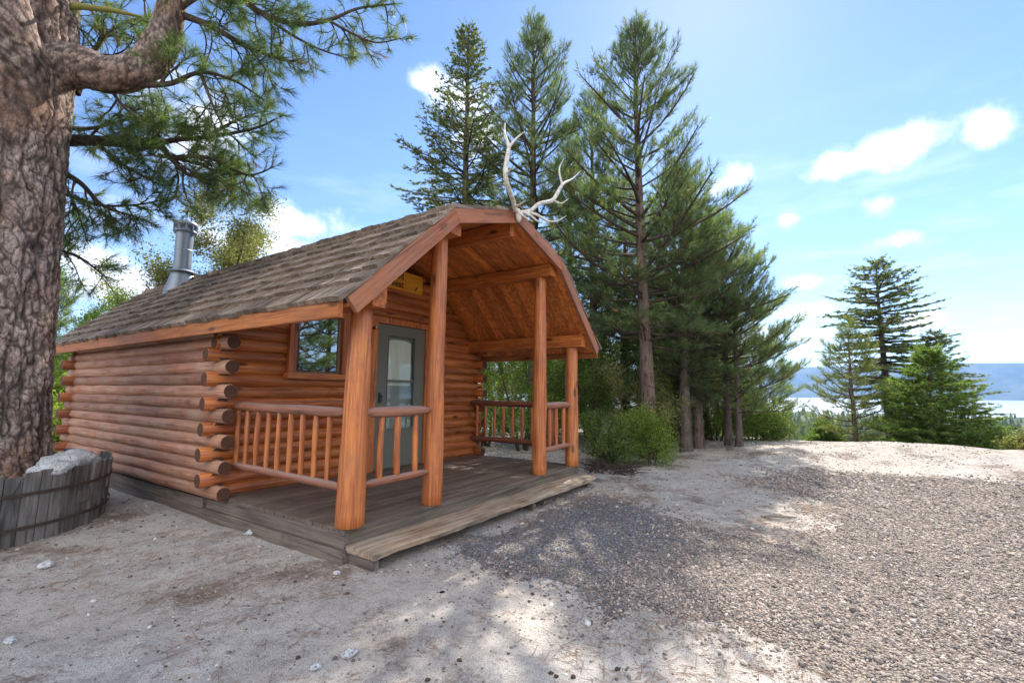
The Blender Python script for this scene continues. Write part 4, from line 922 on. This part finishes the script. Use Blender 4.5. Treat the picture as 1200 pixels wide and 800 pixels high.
# broadleaf shrubs and trees
def leafy(name, pos, H, rad, seed, label, cat, mat, leaf=.045, n=7000, group=None, trunk_h=.12, base=None):
    n = int(n * 1.35)
    z0 = float(height(pos[0], pos[1])) - .05 if base is None else base
    ro = root(name, (pos[0], pos[1], z0), label, cat, group); T = Tree(seed); r = T.r; b0 = np.array([pos[0], pos[1], z0]); tips = []
    nst = r.integers(3, 6)
    for i in range(nst):
        az = 6.283 * i / nst + r.uniform(-.5, .5); p = b0 + np.array([math.cos(az), math.sin(az), 0]) * rad * .08; d = norm(np.array([math.cos(az) * .22, math.sin(az) * .22, 1.])); L = H * r.uniform(.55, 1.1)
        pts = [p]
        for k in range(6): d = norm(d + r.normal(0, .12, 3) + np.array([math.cos(az) * .04, math.sin(az) * .04, .08])); pts.append(pts[-1] + d * L / 6)
        pts = np.array(pts); T.tube(pts, np.linspace(.012 * H + .004, .005, 7), 5)
        for q_ in range(int(14)):
            s = r.uniform(trunk_h, 1) * 6; P = np.array([np.interp(s, np.arange(7), pts[:, k]) for k in range(3)]); a2 = r.uniform(0, 6.28); el = r.uniform(-.1, .9)
            dd = np.array([math.cos(a2) * math.cos(el), math.sin(a2) * math.cos(el), math.sin(el)]); l2 = rad * r.uniform(.3, .85) * (1.15 - s / 8)
            m1 = P + dd * l2 * .5 + r.normal(0, .04, 3); m2 = P + dd * l2 + np.array([0, 0, .05]); T.tube([P, m1, m2], [.008, .006, .003], 4); tips += [m1, m2, (m1 + m2) / 2]
            for _ in range(3):
                m3 = m1 + (m2 - m1) * r.uniform(0, 1); m4 = m3 + norm(r.normal(size=3) + np.array([0, 0, .4])) * l2 * r.uniform(.25, .5); T.tube([m3, m4], [.004, .002], 3); tips += [m4, (m3 + m4) / 2]
    tips = np.array(tips); T.wood_mesh('stems', M_twig, ro)
    ci = r.integers(0, len(tips), n); sg_ = rad * .11 * r.uniform(.5, 1.2, len(tips))[ci]
    P = tips[ci] + r.normal(size=(n, 3)) * sg_[:, None]; P[:, 2] = np.maximum(P[:, 2], z0 + .03)
    N = r.normal(size=(n, 3)); N /= np.linalg.norm(N, axis=1)[:, None]; A2 = np.cross(N, r.normal(size=(n, 3))); A2 /= np.linalg.norm(A2, axis=1)[:, None]; B2 = np.cross(N, A2)
    l_ = leaf * r.uniform(.6, 1.2, n)[:, None]
    V = np.stack([P - A2 * l_ * .5, P + B2 * l_ * .3, P + A2 * l_ * .5 + N * l_ * .15, P - B2 * l_ * .3], 1).reshape(-1, 3)
    rnd = np.clip(r.beta(1.3, 1.5, len(tips))[ci] + r.normal(0, .15, n), 0, .93)
    fastmesh('foliage', V, np.arange(len(V)).reshape(-1, 4), mat, ro, attr={'rnd': np.repeat(rnd, 4)}, k=4); return ro
def Lf(name, px, top, dist, rad, seed, label, cat, mat, **kw):
    p = ap(px, dist); H = hgt(px, top, dist, p); return leafy(name, p, H, rad, seed, label, cat, mat, **kw)
BG = 'leafy bushes behind the porch and trees'
Lf('leafy_tree', 690, 340, 14.6, 1.7, 82, 'broad yellow green tree filling the gap left of the thick bare trunk', 'tree', L_lime, n=16000, leaf=.06, group=BG)
Lf('leafy_tree', 775, 352, 16.0, 1.8, 83, 'broad green tree filling the gap between the bare trunk and the close pair of trunks', 'tree', L_green, n=16000, leaf=.06, group=BG)
Lf('leafy_tree', 835, 385, 17.5, 1.7, 84, 'sunlit green tree showing between the slender trunks', 'tree', L_lime, n=14000, leaf=.06, group=BG)
Lf('leafy_tree', 640, 385, 14.5, 1.6, 85, 'green tree showing right behind the right hand porch railing', 'tree', L_green, n=14000, leaf=.06, group=BG)
Lf('leafy_tree', 568, 370, 12.2, 1.3, 61, 'yellow green bush filling the porch opening beside the log wall', 'bush', L_lime, n=9000, group=BG)
Lf('leafy_tree', 612, 380, 11.4, 1.2, 62, 'sunlit lime bush seen through the middle of the porch opening', 'bush', L_lime, n=9000, group=BG)
Lf('leafy_tree', 655, 375, 11.8, 1.2, 63, 'green bush seen between the two right hand porch posts', 'bush', L_green, n=9000, group=BG)
Lf('leafy_tree', 700, 375, 12.4, 1.3, 64, 'tall green bush just right of the porch corner', 'bush', L_green, n=9000, group=BG)
Lf('leafy_tree', 590, 330, 17, 1.8, 65, 'pale leafy tree deep behind the porch', 'bush', L_olive, n=9000, leaf=.07, group=BG)
Lf('leafy_tree', 690, 380, 17, 1.8, 66, 'pale leafy tree behind the bushes right of the porch', 'bush', L_olive, n=9000, leaf=.07, group=BG)
Lf('leafy_tree', 640, 350, 20, 2.0, 60, 'shady leafy tree farthest back behind the porch', 'bush', L_green, n=9000, leaf=.08, group=BG)
Lf('shrub', 715, 478, 9.3, .75, 67, 'low bright green shrub beside the porch end of the drive', 'shrub', L_green, n=9000, leaf=.035, group=BG)
Lf('shrub', 762, 490, 9.6, .75, 68, 'low yellow green shrub at the foot of the thick bare trunk', 'shrub', L_lime, n=9000, leaf=.035, group=BG)
Lf('shrub', 745, 432, 10.8, 1.0, 69, 'taller shrub behind the foot of the thick bare trunk', 'shrub', L_olive, n=9000, leaf=.04, group=BG)
Lf('shrub', 790, 398, 14.5, 1.5, 70, 'sunlit bush seen left of the close pair of trunks', 'shrub', L_lime, n=9000, leaf=.05, group=BG)
Lf('shrub', 838, 418, 15, 1.5, 71, 'sunlit bush seen between the dark trunks', 'shrub', L_green, n=9000, leaf=.05, group=BG)
Lf('shrub', 880, 470, 15.5, 1.2, 72, 'yellow green bush at the foot of the outermost slender pine', 'shrub', L_lime, n=8000, leaf=.05, group=BG)
Lf('shrub', 900, 492, 16, 1.2, 73, 'green bush under the short bushy pine', 'shrub', L_green, n=8000, leaf=.05, group=BG)
Lf('shrub', 1152, 505, 19, .7, 74, 'small green shrub right of the young fir beyond the mound', 'shrub', L_green, n=6000, leaf=.06, group=BG)
Lf('shrub', 1195, 512, 17, .7, 75, 'low olive shrub at the right edge of the mound', 'shrub', L_olive, n=5000, leaf=.05, group=BG)
Lf('leafy_tree', 232, 205, 15.5, 2.1, 76, 'full yellow green tree just right of the chimney', 'tree', L_olive, n=52000, leaf=.075, group=LG)
Lf('leafy_tree', 165, 325, 20, 2.0, 77, 'thin pale tree left of the chimney above the roof end', 'tree', L_olive, n=13000, leaf=.08, group=LG)
Lf('leafy_tree', 108, 335, 17, 1.7, 78, 'rounded green tree beyond the low end of the roof', 'tree', L_green, n=22000, leaf=.07, group=LG)
Lf('leafy_tree', 70, 372, 14, 1.3, 79, 'lime green bush between the big trunk and the cabin end', 'tree', L_lime, n=12000, leaf=.06, group=LG)
Lf('leafy_tree', 82, 455, 12.4, .9, 80, 'brilliant lime shrub behind the protruding log ends', 'shrub', L_lime, n=9000, leaf=.05, group=LG)
Lf('leafy_tree', 200, 300, 22, 2.0, 81, 'faint pale tree directly behind the chimney pipe', 'tree', L_olive, n=14000, leaf=.08, group=LG)

# brush of dead sticks under the shrubs
mb = Tree(5); r = mb.r
for i in range(160):
    p = np.array(ap(r.uniform(690, 745), r.uniform(8.3, 9.2))); z_ = float(height(*p)); a = r.uniform(0, 6.28); d = np.array([math.cos(a), math.sin(a), r.uniform(0, .5)]); P0 = np.array([p[0], p[1], z_]); l_ = r.uniform(.15, .5)
    mb.tube([P0, P0 + d * l_ * .5 + [0, 0, .03], P0 + d * l_], [.008, .006, .002], 4)
o = mb.wood_mesh('dead_brush', M_twig, None); tag(o, 'tangle of dead sticks on the ground right of the porch', 'brush', kind='stuff')

# far forest on the valley side
n = 5200; th = rng.uniform(-.6, 1.5, n); rr_ = 240 * np.exp(rng.uniform(0, 1.9, n)); x = 2 + rr_ * np.cos(th); y = rr_ * np.sin(th); z = height(x, y); hh = rng.uniform(5, 11, n) * np.clip(rr_ / 300, .8, 1.6); ww = hh * .20
tiers = [(0, 1), (.3, .75), (.32, .9), (.6, .4), (.62, .55), (1, 0)]; sg6 = 7; Vv = []
ja = rng.uniform(.7, 1.25, (n, len(tiers), sg6))
for ti, (tz, tw) in enumerate(tiers):
    for j in range(sg6): Vv.append(np.stack([x + ww * tw * ja[:, ti, j] * math.cos(6.283*j/sg6), y + ww * tw * ja[:, ti, j] * math.sin(6.283*j/sg6), z + hh * tz], -1))
Vv = np.stack(Vv, 1); nv = Vv.shape[1]
F = np.array([(a*sg6+j, a*sg6+(j+1) % sg6, (a+1)*sg6+(j+1) % sg6, (a+1)*sg6+j) for a in range(len(tiers)-1) for j in range(sg6)])[None] + (np.arange(n) * nv)[:, None, None]
tag(fastmesh('forest', Vv.reshape(-1, 3), F.reshape(-1, 4), N_far, attr={'rnd': np.repeat(rng.uniform(0, .9, n), nv)}, k=4), 'distant conifer forest on the slope down to the lake', 'forest', kind='stuff')

# ------------------------------------------------------------------ the big ponderosa
TC = np.array([-1.565, 3.74]); bp_ = root('big_pine_tree', (TC[0], TC[1], .15), 'massive ponderosa pine trunk with plated bark growing from the round planter', 'pine tree')
nz, na = 560, 240; Ht = 13.
def barkfn(x, y, z):
    p = Vector((x * 8., y * 8., z * 1.25)); p = p + mnoise.noise_vector(Vector((x * 9, y * 9, z * 5.))) * .28
    a = min(1., abs(mnoise.noise(p)) * 4.6); b = min(1., abs(mnoise.noise(p * 1.9 + Vector((9, 3, 1)))) * 3.6)   # long wandering fissures
    q = Vector((x * 15, y * 15, z * 6.5)); q = q + mnoise.noise_vector(q * 1.3) * .5; ds, _ = mnoise.voronoi(q); e = min(1., (ds[1] - ds[0]) * 3.2)      # scales on the plates
    h = mnoise.fractal(Vector((x * 22, y * 22, z * 13)), .8, 2., 3)
    f = min(a * .9 + .05, b * .7 + .22, e * .62 + .12)
    return f, .026 * a ** .6 + .010 * b ** .7 + .016 * e ** .7 + .009 * h
zz_ = np.concatenate([np.linspace(.15, 6.5, 480), np.linspace(6.5, Ht, 81)[1:]]); nz = len(zz_)
rad = np.interp(zz_, [.15, .5, 1., 1.5, 3, 3.9, 4.5, 5.1, 6.5, 13], [.53, .48, .455, .44, .425, .435, .43, .41, .35, .08]); cxs = TC[0] - .10 * np.clip(zz_ / 4, 0, 1) ** 1.2; cys = TC[1] + zz_ * .0
th = np.linspace(0, 2 * np.pi, na, endpoint=False); V = np.zeros((nz, na, 3)); FU = np.zeros((nz, na))
for i in range(nz):
    for j in range(na):
        cxx, sxx = math.cos(th[j]), math.sin(th[j]); r0 = rad[i]
        e, dp = barkfn(cxx * r0, sxx * r0, zz_[i]); FU[i, j] = e
        rr_ = r0 * (1 + .05 * mnoise.noise(Vector((cxx * 1.5, sxx * 1.5, zz_[i] * .5)))) + dp
        V[i, j] = (cxs[i] + rr_ * cxx, cys[i] + rr_ * sxx, zz_[i])
fastmesh('trunk', V.reshape(-1, 3), gridfaces(nz, na)[:, ::-1], M_pbark, bp_, smooth=True, attr={'furrow': FU.ravel()}, k=4)
def limb(pts, rads, name='limb', segs=40, bark=True):
    pts = [Vector(p) for p in pts]; P_ = []; Rr = []; n = len(pts); sub = 14
    for i in range(n - 1):
        p0 = pts[max(0, i-1)]; p1 = pts[i]; p2 = pts[i+1]; p3 = pts[min(n-1, i+2)]
        for k in range(sub):
            t_ = k / sub; P_.append(.5 * ((2*p1) + (p2-p0)*t_ + (2*p0-5*p1+4*p2-p3)*t_*t_ + (-p0+3*p1-3*p2+p3)*t_**3)); Rr.append(rads[i] * (1-t_) + rads[i+1] * t_)
    P_.append(pts[-1]); Rr.append(rads[-1]); V = []; FUl = []; prev = None; s = 0
    for i, p in enumerate(P_):
        if i: s += (p - P_[i-1]).length
        d = (P_[min(i+1, len(P_)-1)] - P_[max(i-1, 0)]).normalized(); a = Vector((0, .3, 1)) if prev is None else prev; a = (a - d * a.dot(d)).normalized(); prev = a; b_ = d.cross(a)
        for j in range(segs):
            cxx, sxx = math.cos(6.28318*j/segs), math.sin(6.28318*j/segs); e, dp = barkfn(cxx * Rr[i] * 1.2, sxx * Rr[i] * 1.2 + 5, s * 1.6); FUl.append(e); rr_ = Rr[i] * (1 + .08 * mnoise.noise(p * 3)) + dp * min(.7, Rr[i] * 4)
            V.append(p + (a * cxx + b_ * sxx) * rr_)
    return fastmesh(name, np.array([v[:] for v in V]), gridfaces(len(P_), segs)[:, ::-1], M_pbark, bp_, smooth=True, attr={'furrow': FUl}, k=4)
A3 = lambda *t_: Vector(at(*t_))
limb([A3(5, 120, 7.1), A3(50, 84, 6.95), A3(92, 78, 6.75), A3(128, 88, 6.6), A3(160, 82, 6.5), A3(186, 58, 6.4), A3(200, 15, 6.3), A3(208, -50, 6.3), A3(222, -140, 6.2)], [.22, .21, .185, .165, .155, .145, .12, .10, .07])
limb([A3(2, 300, 7.1), A3(8, 180, 6.95), A3(14, 90, 6.7), A3(4, 20, 6.5), A3(-25, -80, 6.3)], [.22, .24, .23, .20, .14])
BT = Tree(99); r = BT.r
def grow(path, rad0, rad1, sub_len, dens, gen=0, droop=-.0, upcurl=.25, tuftL=.16, start=.12):
    """a foliage-bearing branch along given 3-D points, with curly twigs that end in needle tufts"""
    pts = np.array([p[:] if isinstance(p, Vector) else p for p in path], float); n0 = len(pts)
    if n0 > 2:   # resample smoothly
        tt = np.linspace(0, n0 - 1, n0 * 4); pts2 = []
        for t_ in tt:
            i = min(int(t_), n0 - 2); f = t_ - i; p0, p1, p2, p3 = pts[max(0, i-1)], pts[i], pts[i+1], pts[min(n0-1, i+2)]
            pts2.append(.5 * ((2*p1) + (p2-p0)*f + (2*p0-5*p1+4*p2-p3)*f*f + (-p0+3*p1-3*p2+p3)*f**3))
        pts = np.array(pts2)
    seg = np.linalg.norm(np.diff(pts, axis=0), axis=1); Lt = seg.sum(); cum = np.concatenate([[0], np.cumsum(seg)]); BT.tube(pts, np.linspace(rad0, rad1, len(pts)), 7 if gen == 0 else 4)
    k = int(Lt * (1 - start) / dens)
    for i in range(k + 1):
        s = Lt * (start + (1 - start) * (i + r.uniform(0, 1)) / (k + 1)); s = min(s, Lt * .995)
        P = np.array([np.interp(s, cum, pts[:, q_]) for q_ in range(3)]); j = min(np.searchsorted(cum, s), len(pts) - 1); dd = norm(pts[j] - pts[j-1])
        rv = r.normal(size=3); pr = norm(rv - dd * (rv @ dd)); pr[2] = pr[2] * .7 + droop; td = norm(dd * r.uniform(.3, .9) + pr)
        L = sub_len * r.uniform(.45, 1.2) * (1.1 - .55 * s / Lt); m_ = 5; q = [P]; d = td; bend = r.normal(0, .22, 3)
        for w_ in range(m_): d = norm(d + bend * .5 + r.normal(0, .13, 3) + np.array([0, 0, upcurl * (w_ / m_ - .3)])); q.append(q[-1] + d * L / m_)
        if gen < 1 and L > .3: grow(q, rad1 * 1.2 + .003, .004, sub_len * .5, .068, gen + 1, droop, upcurl, tuftL, .25)
        else:
            BT.tube(q, np.linspace(.0055, .003, len(q)), 4); BT.tuft(q[-1] - d * tuftL * .6, d, tuftL)
            if L > .2 and r.uniform() < .55: BT.tuft(np.array(q[3]), norm(q[4] - q[3]) , tuftL * .8)
    d = norm(pts[-1] - pts[-2]); BT.tuft(pts[-1] - d * .08, d, tuftL)
G = [   # limb path, start radius, end radius, twig length, spacing
 ([(70,165,7.5),(110,165,7.35),(150,168,7.2),(185,170,7.0),(200,185,6.9),(222,205,6.8),(262,212,6.7)], .075, .012, .62, .17),
 ([(150,178,7.2),(200,165,6.9),(250,160,6.6),(300,150,6.4),(322,140,6.3)], .04, .008, .55, .17),
 ([(200,185,6.9),(245,185,6.7),(290,205,6.5),(322,195,6.4)], .03, .007, .45, .17),
 ([(70,200,7.6),(95,215,7.5),(120,240,7.4),(160,255,7.3)], .04, .008, .6, .17),
 ([(65,292,7.7),(90,300,7.6),(112,315,7.5),(124,325,7.4)], .022, .006, .4, .2),
 ([(165,100,6.5),(200,98,6.3),(235,85,6.2),(275,95,6.1),(310,118,6.0)], .035, .008, .5, .17),
 ([(235,85,6.2),(248,120,6.15),(262,150,6.1)], .022, .006, .5, .17),
 ([(204,15,6.3),(245,30,6.1),(290,55,5.9),(330,70,5.8),(345,72,5.8)], .045, .008, .5, .17),
 ([(212,-50,6.3),(260,-25,6.1),(300,12,5.9),(345,28,5.8),(385,24,5.75),(420,10,5.7),(462,5,5.7)], .05, .008, .42, .16),
 ([(385,24,5.75),(410,38,5.7),(440,50,5.65),(470,45,5.6)], .018, .006, .28, .2),
 ([(300,12,5.9),(340,40,5.75),(375,58,5.7),(400,66,5.65)], .022, .006, .32, .18),
 ([(422,42,5.7),(430,58,5.7),(438,72,5.7)], .012, .005, .16, .2),
 ([(90,110,7.4),(110,60,7.6),(140,30,7.8),(175,20,8.0)], .04, .01, .7, .17),
 ([(226,-140,6.2),(280,-110,6.),(340,-70,5.8),(400,-40,5.7),(450,-30,5.6)], .05, .01, .5, .2),
 ([(204,15,6.3),(235,-5,6.0),(270,-10,5.8),(300,-20,5.7)], .035, .01, .55, .17),
 ([(120,90,6.6),(150,130,6.7),(190,150,6.8)], .022, .008, .5, .2),
 ([(75,150,7.6),(110,150,7.7),(150,140,7.7),(190,130,7.6)], .03, .008, .55, .18),
 ([(185,182,7.0),(225,190,7.1),(260,205,7.1),(300,235,7.0)], .025, .007, .5, .18),
 ([(110,165,7.35),(140,190,7.2),(165,205,7.1),(185,215,7.0)], .025, .007, .45, .18),
 ([(70,225,7.9),(115,240,7.9),(160,240,7.8),(200,232,7.8)], .025, .007, .45, .18),
 ([(240,160,7.0),(280,140,6.8),(315,128,6.7)], .02, .007, .4, .2),
 ([(75,215,7.7),(90,245,7.7),(100,275,7.6)], .02, .006, .4, .18),
 ([(290,55,5.9),(310,80,5.9),(322,105,5.9)], .015, .006, .35, .18),
]
for path, a, b_, sl, dn in G: grow([A3(*p) for p in path], a, b_, sl * 1.1, dn * .42)
# upper crown, above the frame
for i in range(26):
    z_ = r.uniform(7.6, 12.8); az = r.uniform(0, 6.283); L = r.uniform(1.4, 2.6) * (1.25 - (z_ - 7) / 9); p0 = np.array([TC[0] - .1, TC[1], z_]); d = np.array([math.cos(az), math.sin(az), .12])
    grow([p0, p0 + d * L * .5, p0 + d * L + np.array([0, 0, .25])], .05, .01, .5, .3)
BT.wood_mesh('branches', M_twig, bp_); print('big pine tufts', len(BT.tp))
BT.needles('foliage', N_pond, bp_, 46, .155, .005, (12, 80), droop=.08)
# mossy dead branch
ms = Tree(3); ms.tube([A3(60, 8, 6.9), A3(95, 8, 6.8), A3(130, 12, 6.7), A3(166, 20, 6.6)], [.04, .033, .028, .012], 8); ms.wood_mesh('mossy_branch', simple('moss_bark', (.20, .19, .05), .95, var=.4, scale=20, bump=.5), bp_)

# ------------------------------------------------------------------ haze, sky, sun
bpy.ops.mesh.primitive_cube_add(size=1); hz_ = bpy.context.object; hz_.name = 'haze'; hz_.data.name = 'haze'; hz_.scale = (38000, 38000, 950); hz_.location = (0, 0, 950 / 2 - 100)
tag(hz_, 'thin blue haze over the valley and the far ridge', 'haze', kind='stuff'); hm = bpy.data.materials.new('haze'); hm.use_nodes = True; nt = hm.node_tree; nt.nodes.clear()
o_ = nt.nodes.new('ShaderNodeOutputMaterial'); pv = nt.nodes.new('ShaderNodeVolumePrincipled'); pv.inputs['Color'].default_value = (.30, .55, 1, 1); pv.inputs['Density'].default_value = 5.5e-5; pv.inputs['Anisotropy'].default_value = .2
nt.links.new(pv.outputs[0], o_.inputs['Volume']); hz_.data.materials.append(hm)

sun_d = Vector((.723, .128, .679)).normalized()
w = bpy.data.worlds.new('World'); scene.world = w; w.use_nodes = True; nt = w.node_tree; nt.nodes.clear()
def wn(typ, ins=None, **kw):
    nd = nt.nodes.new(typ)
    for k, v in kw.items(): setattr(nd, k, v)
    for k, v in (ins or {}).items():
        if isinstance(v, bpy.types.NodeSocket): nt.links.new(v, nd.inputs[k])
        else: nd.inputs[k].default_value = v
    return nd
sky = wn('ShaderNodeTexSky', sky_type='NISHITA', sun_disc=False); sky.sun_elevation = math.asin(sun_d.z); sky.sun_rotation = math.atan2(sun_d.x, sun_d.y); sky.altitude = 1500; sky.air_density = 1.; sky.dust_density = .3; sky.ozone_density = 2.5
tint = wn('ShaderNodeMix', data_type='RGBA', blend_type='MULTIPLY'); tint.inputs[0].default_value = 1; nt.links.new(sky.outputs[0], tint.inputs[6]); tint.inputs[7].default_value = (1., .965, 1.02, 1)
hs = wn('ShaderNodeHueSaturation', {'Color': tint.outputs[2], 'Saturation': 1.08, 'Value': .79})
tc = wn('ShaderNodeTexCoord').outputs['Generated']; sx = wn('ShaderNodeSeparateXYZ', {0: tc}).outputs
M_ = lambda op, a, b=0.: wn('ShaderNodeMath', {0: a, 1: b}, operation=op).outputs[0]
azn = M_('ARCTAN2', sx[1], sx[0]); eln = M_('ARCSINE', sx[2])
ae = wn('ShaderNodeCombineXYZ', {0: azn, 1: eln, 2: 0.}).outputs[0]
nz1 = wn('ShaderNodeTexNoise', {'Vector': tc, 'Scale': 11., 'Detail': 9., 'Roughness': .62}).outputs[0]
nz2 = wn('ShaderNodeTexNoise', {'Vector': wn('ShaderNodeMapping', {'Vector': ae, 'Scale': (4.2, 19., 1.)}).outputs[0], 'Scale': 1., 'Detail': 7., 'Roughness': .62}).outputs[0]
acc = None
for (px, py, wx, wy) in [(1048,172,62,26),(985,195,45,16),(1165,152,36,20),(1032,240,25,13),(928,257,20,10),(1058,281,36,12),(945,331,24,8),(936,366,36,10),(948,395,36,9),(1175,373,36,10),(1185,393,34,9),(498,96,20,17),(540,118,38,22),
        (355,262,60,20),(320,288,80,16),(130,335,100,24),(100,310,50,20),(560,150,30,30),(880,395,40,16),(1085,375,30,12),(850,215,26,16),(240,150,60,50),(1240,300,60,18),(-80,250,90,40)]:
    d = ray(px, py); az = math.atan2(d[1], d[0]); el = math.asin(d[2] / np.linalg.norm(d)); de = ray(px + wx, py); wa = abs(math.atan2(de[1], de[0]) - az); du = ray(px, py - wy); wel = abs(math.asin(du[2] / np.linalg.norm(du)) - el)
    mp = wn('ShaderNodeMapping', {'Vector': ae, 'Location': (-az / wa / 1.45, -el / wel / 1.45, 0), 'Scale': (1 / wa / 1.45, 1 / wel / 1.45, 1)}).outputs[0]
    ln = wn('ShaderNodeVectorMath', {0: mp}, operation='LENGTH').outputs['Value']; v = M_('SUBTRACT', 1., ln); acc = v if acc is None else M_('MAXIMUM', acc, v)
acc = M_('MAXIMUM', acc, -.6)
den = M_('ADD', M_('MULTIPLY', acc, .8), M_('MULTIPLY', M_('SUBTRACT', nz1, .5), 2.3))
cr = wn('ShaderNodeMapRange', {0: den, 1: .0, 2: .85, 3: 0., 4: 1.}, interpolation_type='SMOOTHSTEP').outputs[0]
cir = wn('ShaderNodeMapRange', {0: nz2, 1: .46, 2: .80, 3: 0., 4: .38}, interpolation_type='SMOOTHSTEP').outputs[0]
cir = M_('MULTIPLY', cir, wn('ShaderNodeMapRange', {0: eln, 1: .52, 2: .28, 3: 0., 4: 1.}).outputs[0])
tot = M_('MAXIMUM', cr, cir)
mxn = wn('ShaderNodeMix', data_type='RGBA'); nt.links.new(tot, mxn.inputs[0]); nt.links.new(hs.outputs[0], mxn.inputs[6]); 
# unseen bright cloud added behind the camera as fill light on the cabin
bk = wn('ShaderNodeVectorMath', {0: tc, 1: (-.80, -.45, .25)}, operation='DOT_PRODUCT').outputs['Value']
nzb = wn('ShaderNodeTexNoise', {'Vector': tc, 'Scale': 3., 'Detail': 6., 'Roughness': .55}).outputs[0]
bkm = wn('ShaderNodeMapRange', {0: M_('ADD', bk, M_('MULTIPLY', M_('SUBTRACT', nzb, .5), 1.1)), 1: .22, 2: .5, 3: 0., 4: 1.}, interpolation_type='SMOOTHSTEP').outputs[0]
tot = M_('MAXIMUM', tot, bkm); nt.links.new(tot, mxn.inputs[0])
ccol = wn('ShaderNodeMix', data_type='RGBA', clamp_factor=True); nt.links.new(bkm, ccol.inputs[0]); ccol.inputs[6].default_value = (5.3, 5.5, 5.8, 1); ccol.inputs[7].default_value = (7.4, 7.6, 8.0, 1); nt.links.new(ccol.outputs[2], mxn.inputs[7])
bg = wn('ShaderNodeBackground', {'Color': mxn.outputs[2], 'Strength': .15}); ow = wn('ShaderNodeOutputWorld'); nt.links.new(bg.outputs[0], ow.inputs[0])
sl = bpy.data.lights.new('sun', 'SUN'); sl.energy = 5.0; sl.angle = R(.53); sl.color = (1, .93, .82); so = bpy.data.objects.new('sun', sl); COL.objects.link(so); so.rotation_euler = (-sun_d).to_track_quat('-Z', 'Y').to_euler(); so.location = (10, 2, 12)

vs_ = scene.view_settings; scene.display_settings.display_device = 'sRGB'; vs_.view_transform = 'Standard'; vs_.look = 'None'; vs_.exposure = 1.12; vs_.gamma = 1; vs_.use_curve_mapping = False
cy_ = scene.cycles; cy_.max_bounces = 6; cy_.diffuse_bounces = 3; cy_.glossy_bounces = 3; cy_.transparent_max_bounces = 8; cy_.volume_bounces = 0; cy_.use_denoising = True; cy_.denoising_prefilter = 'ACCURATE'
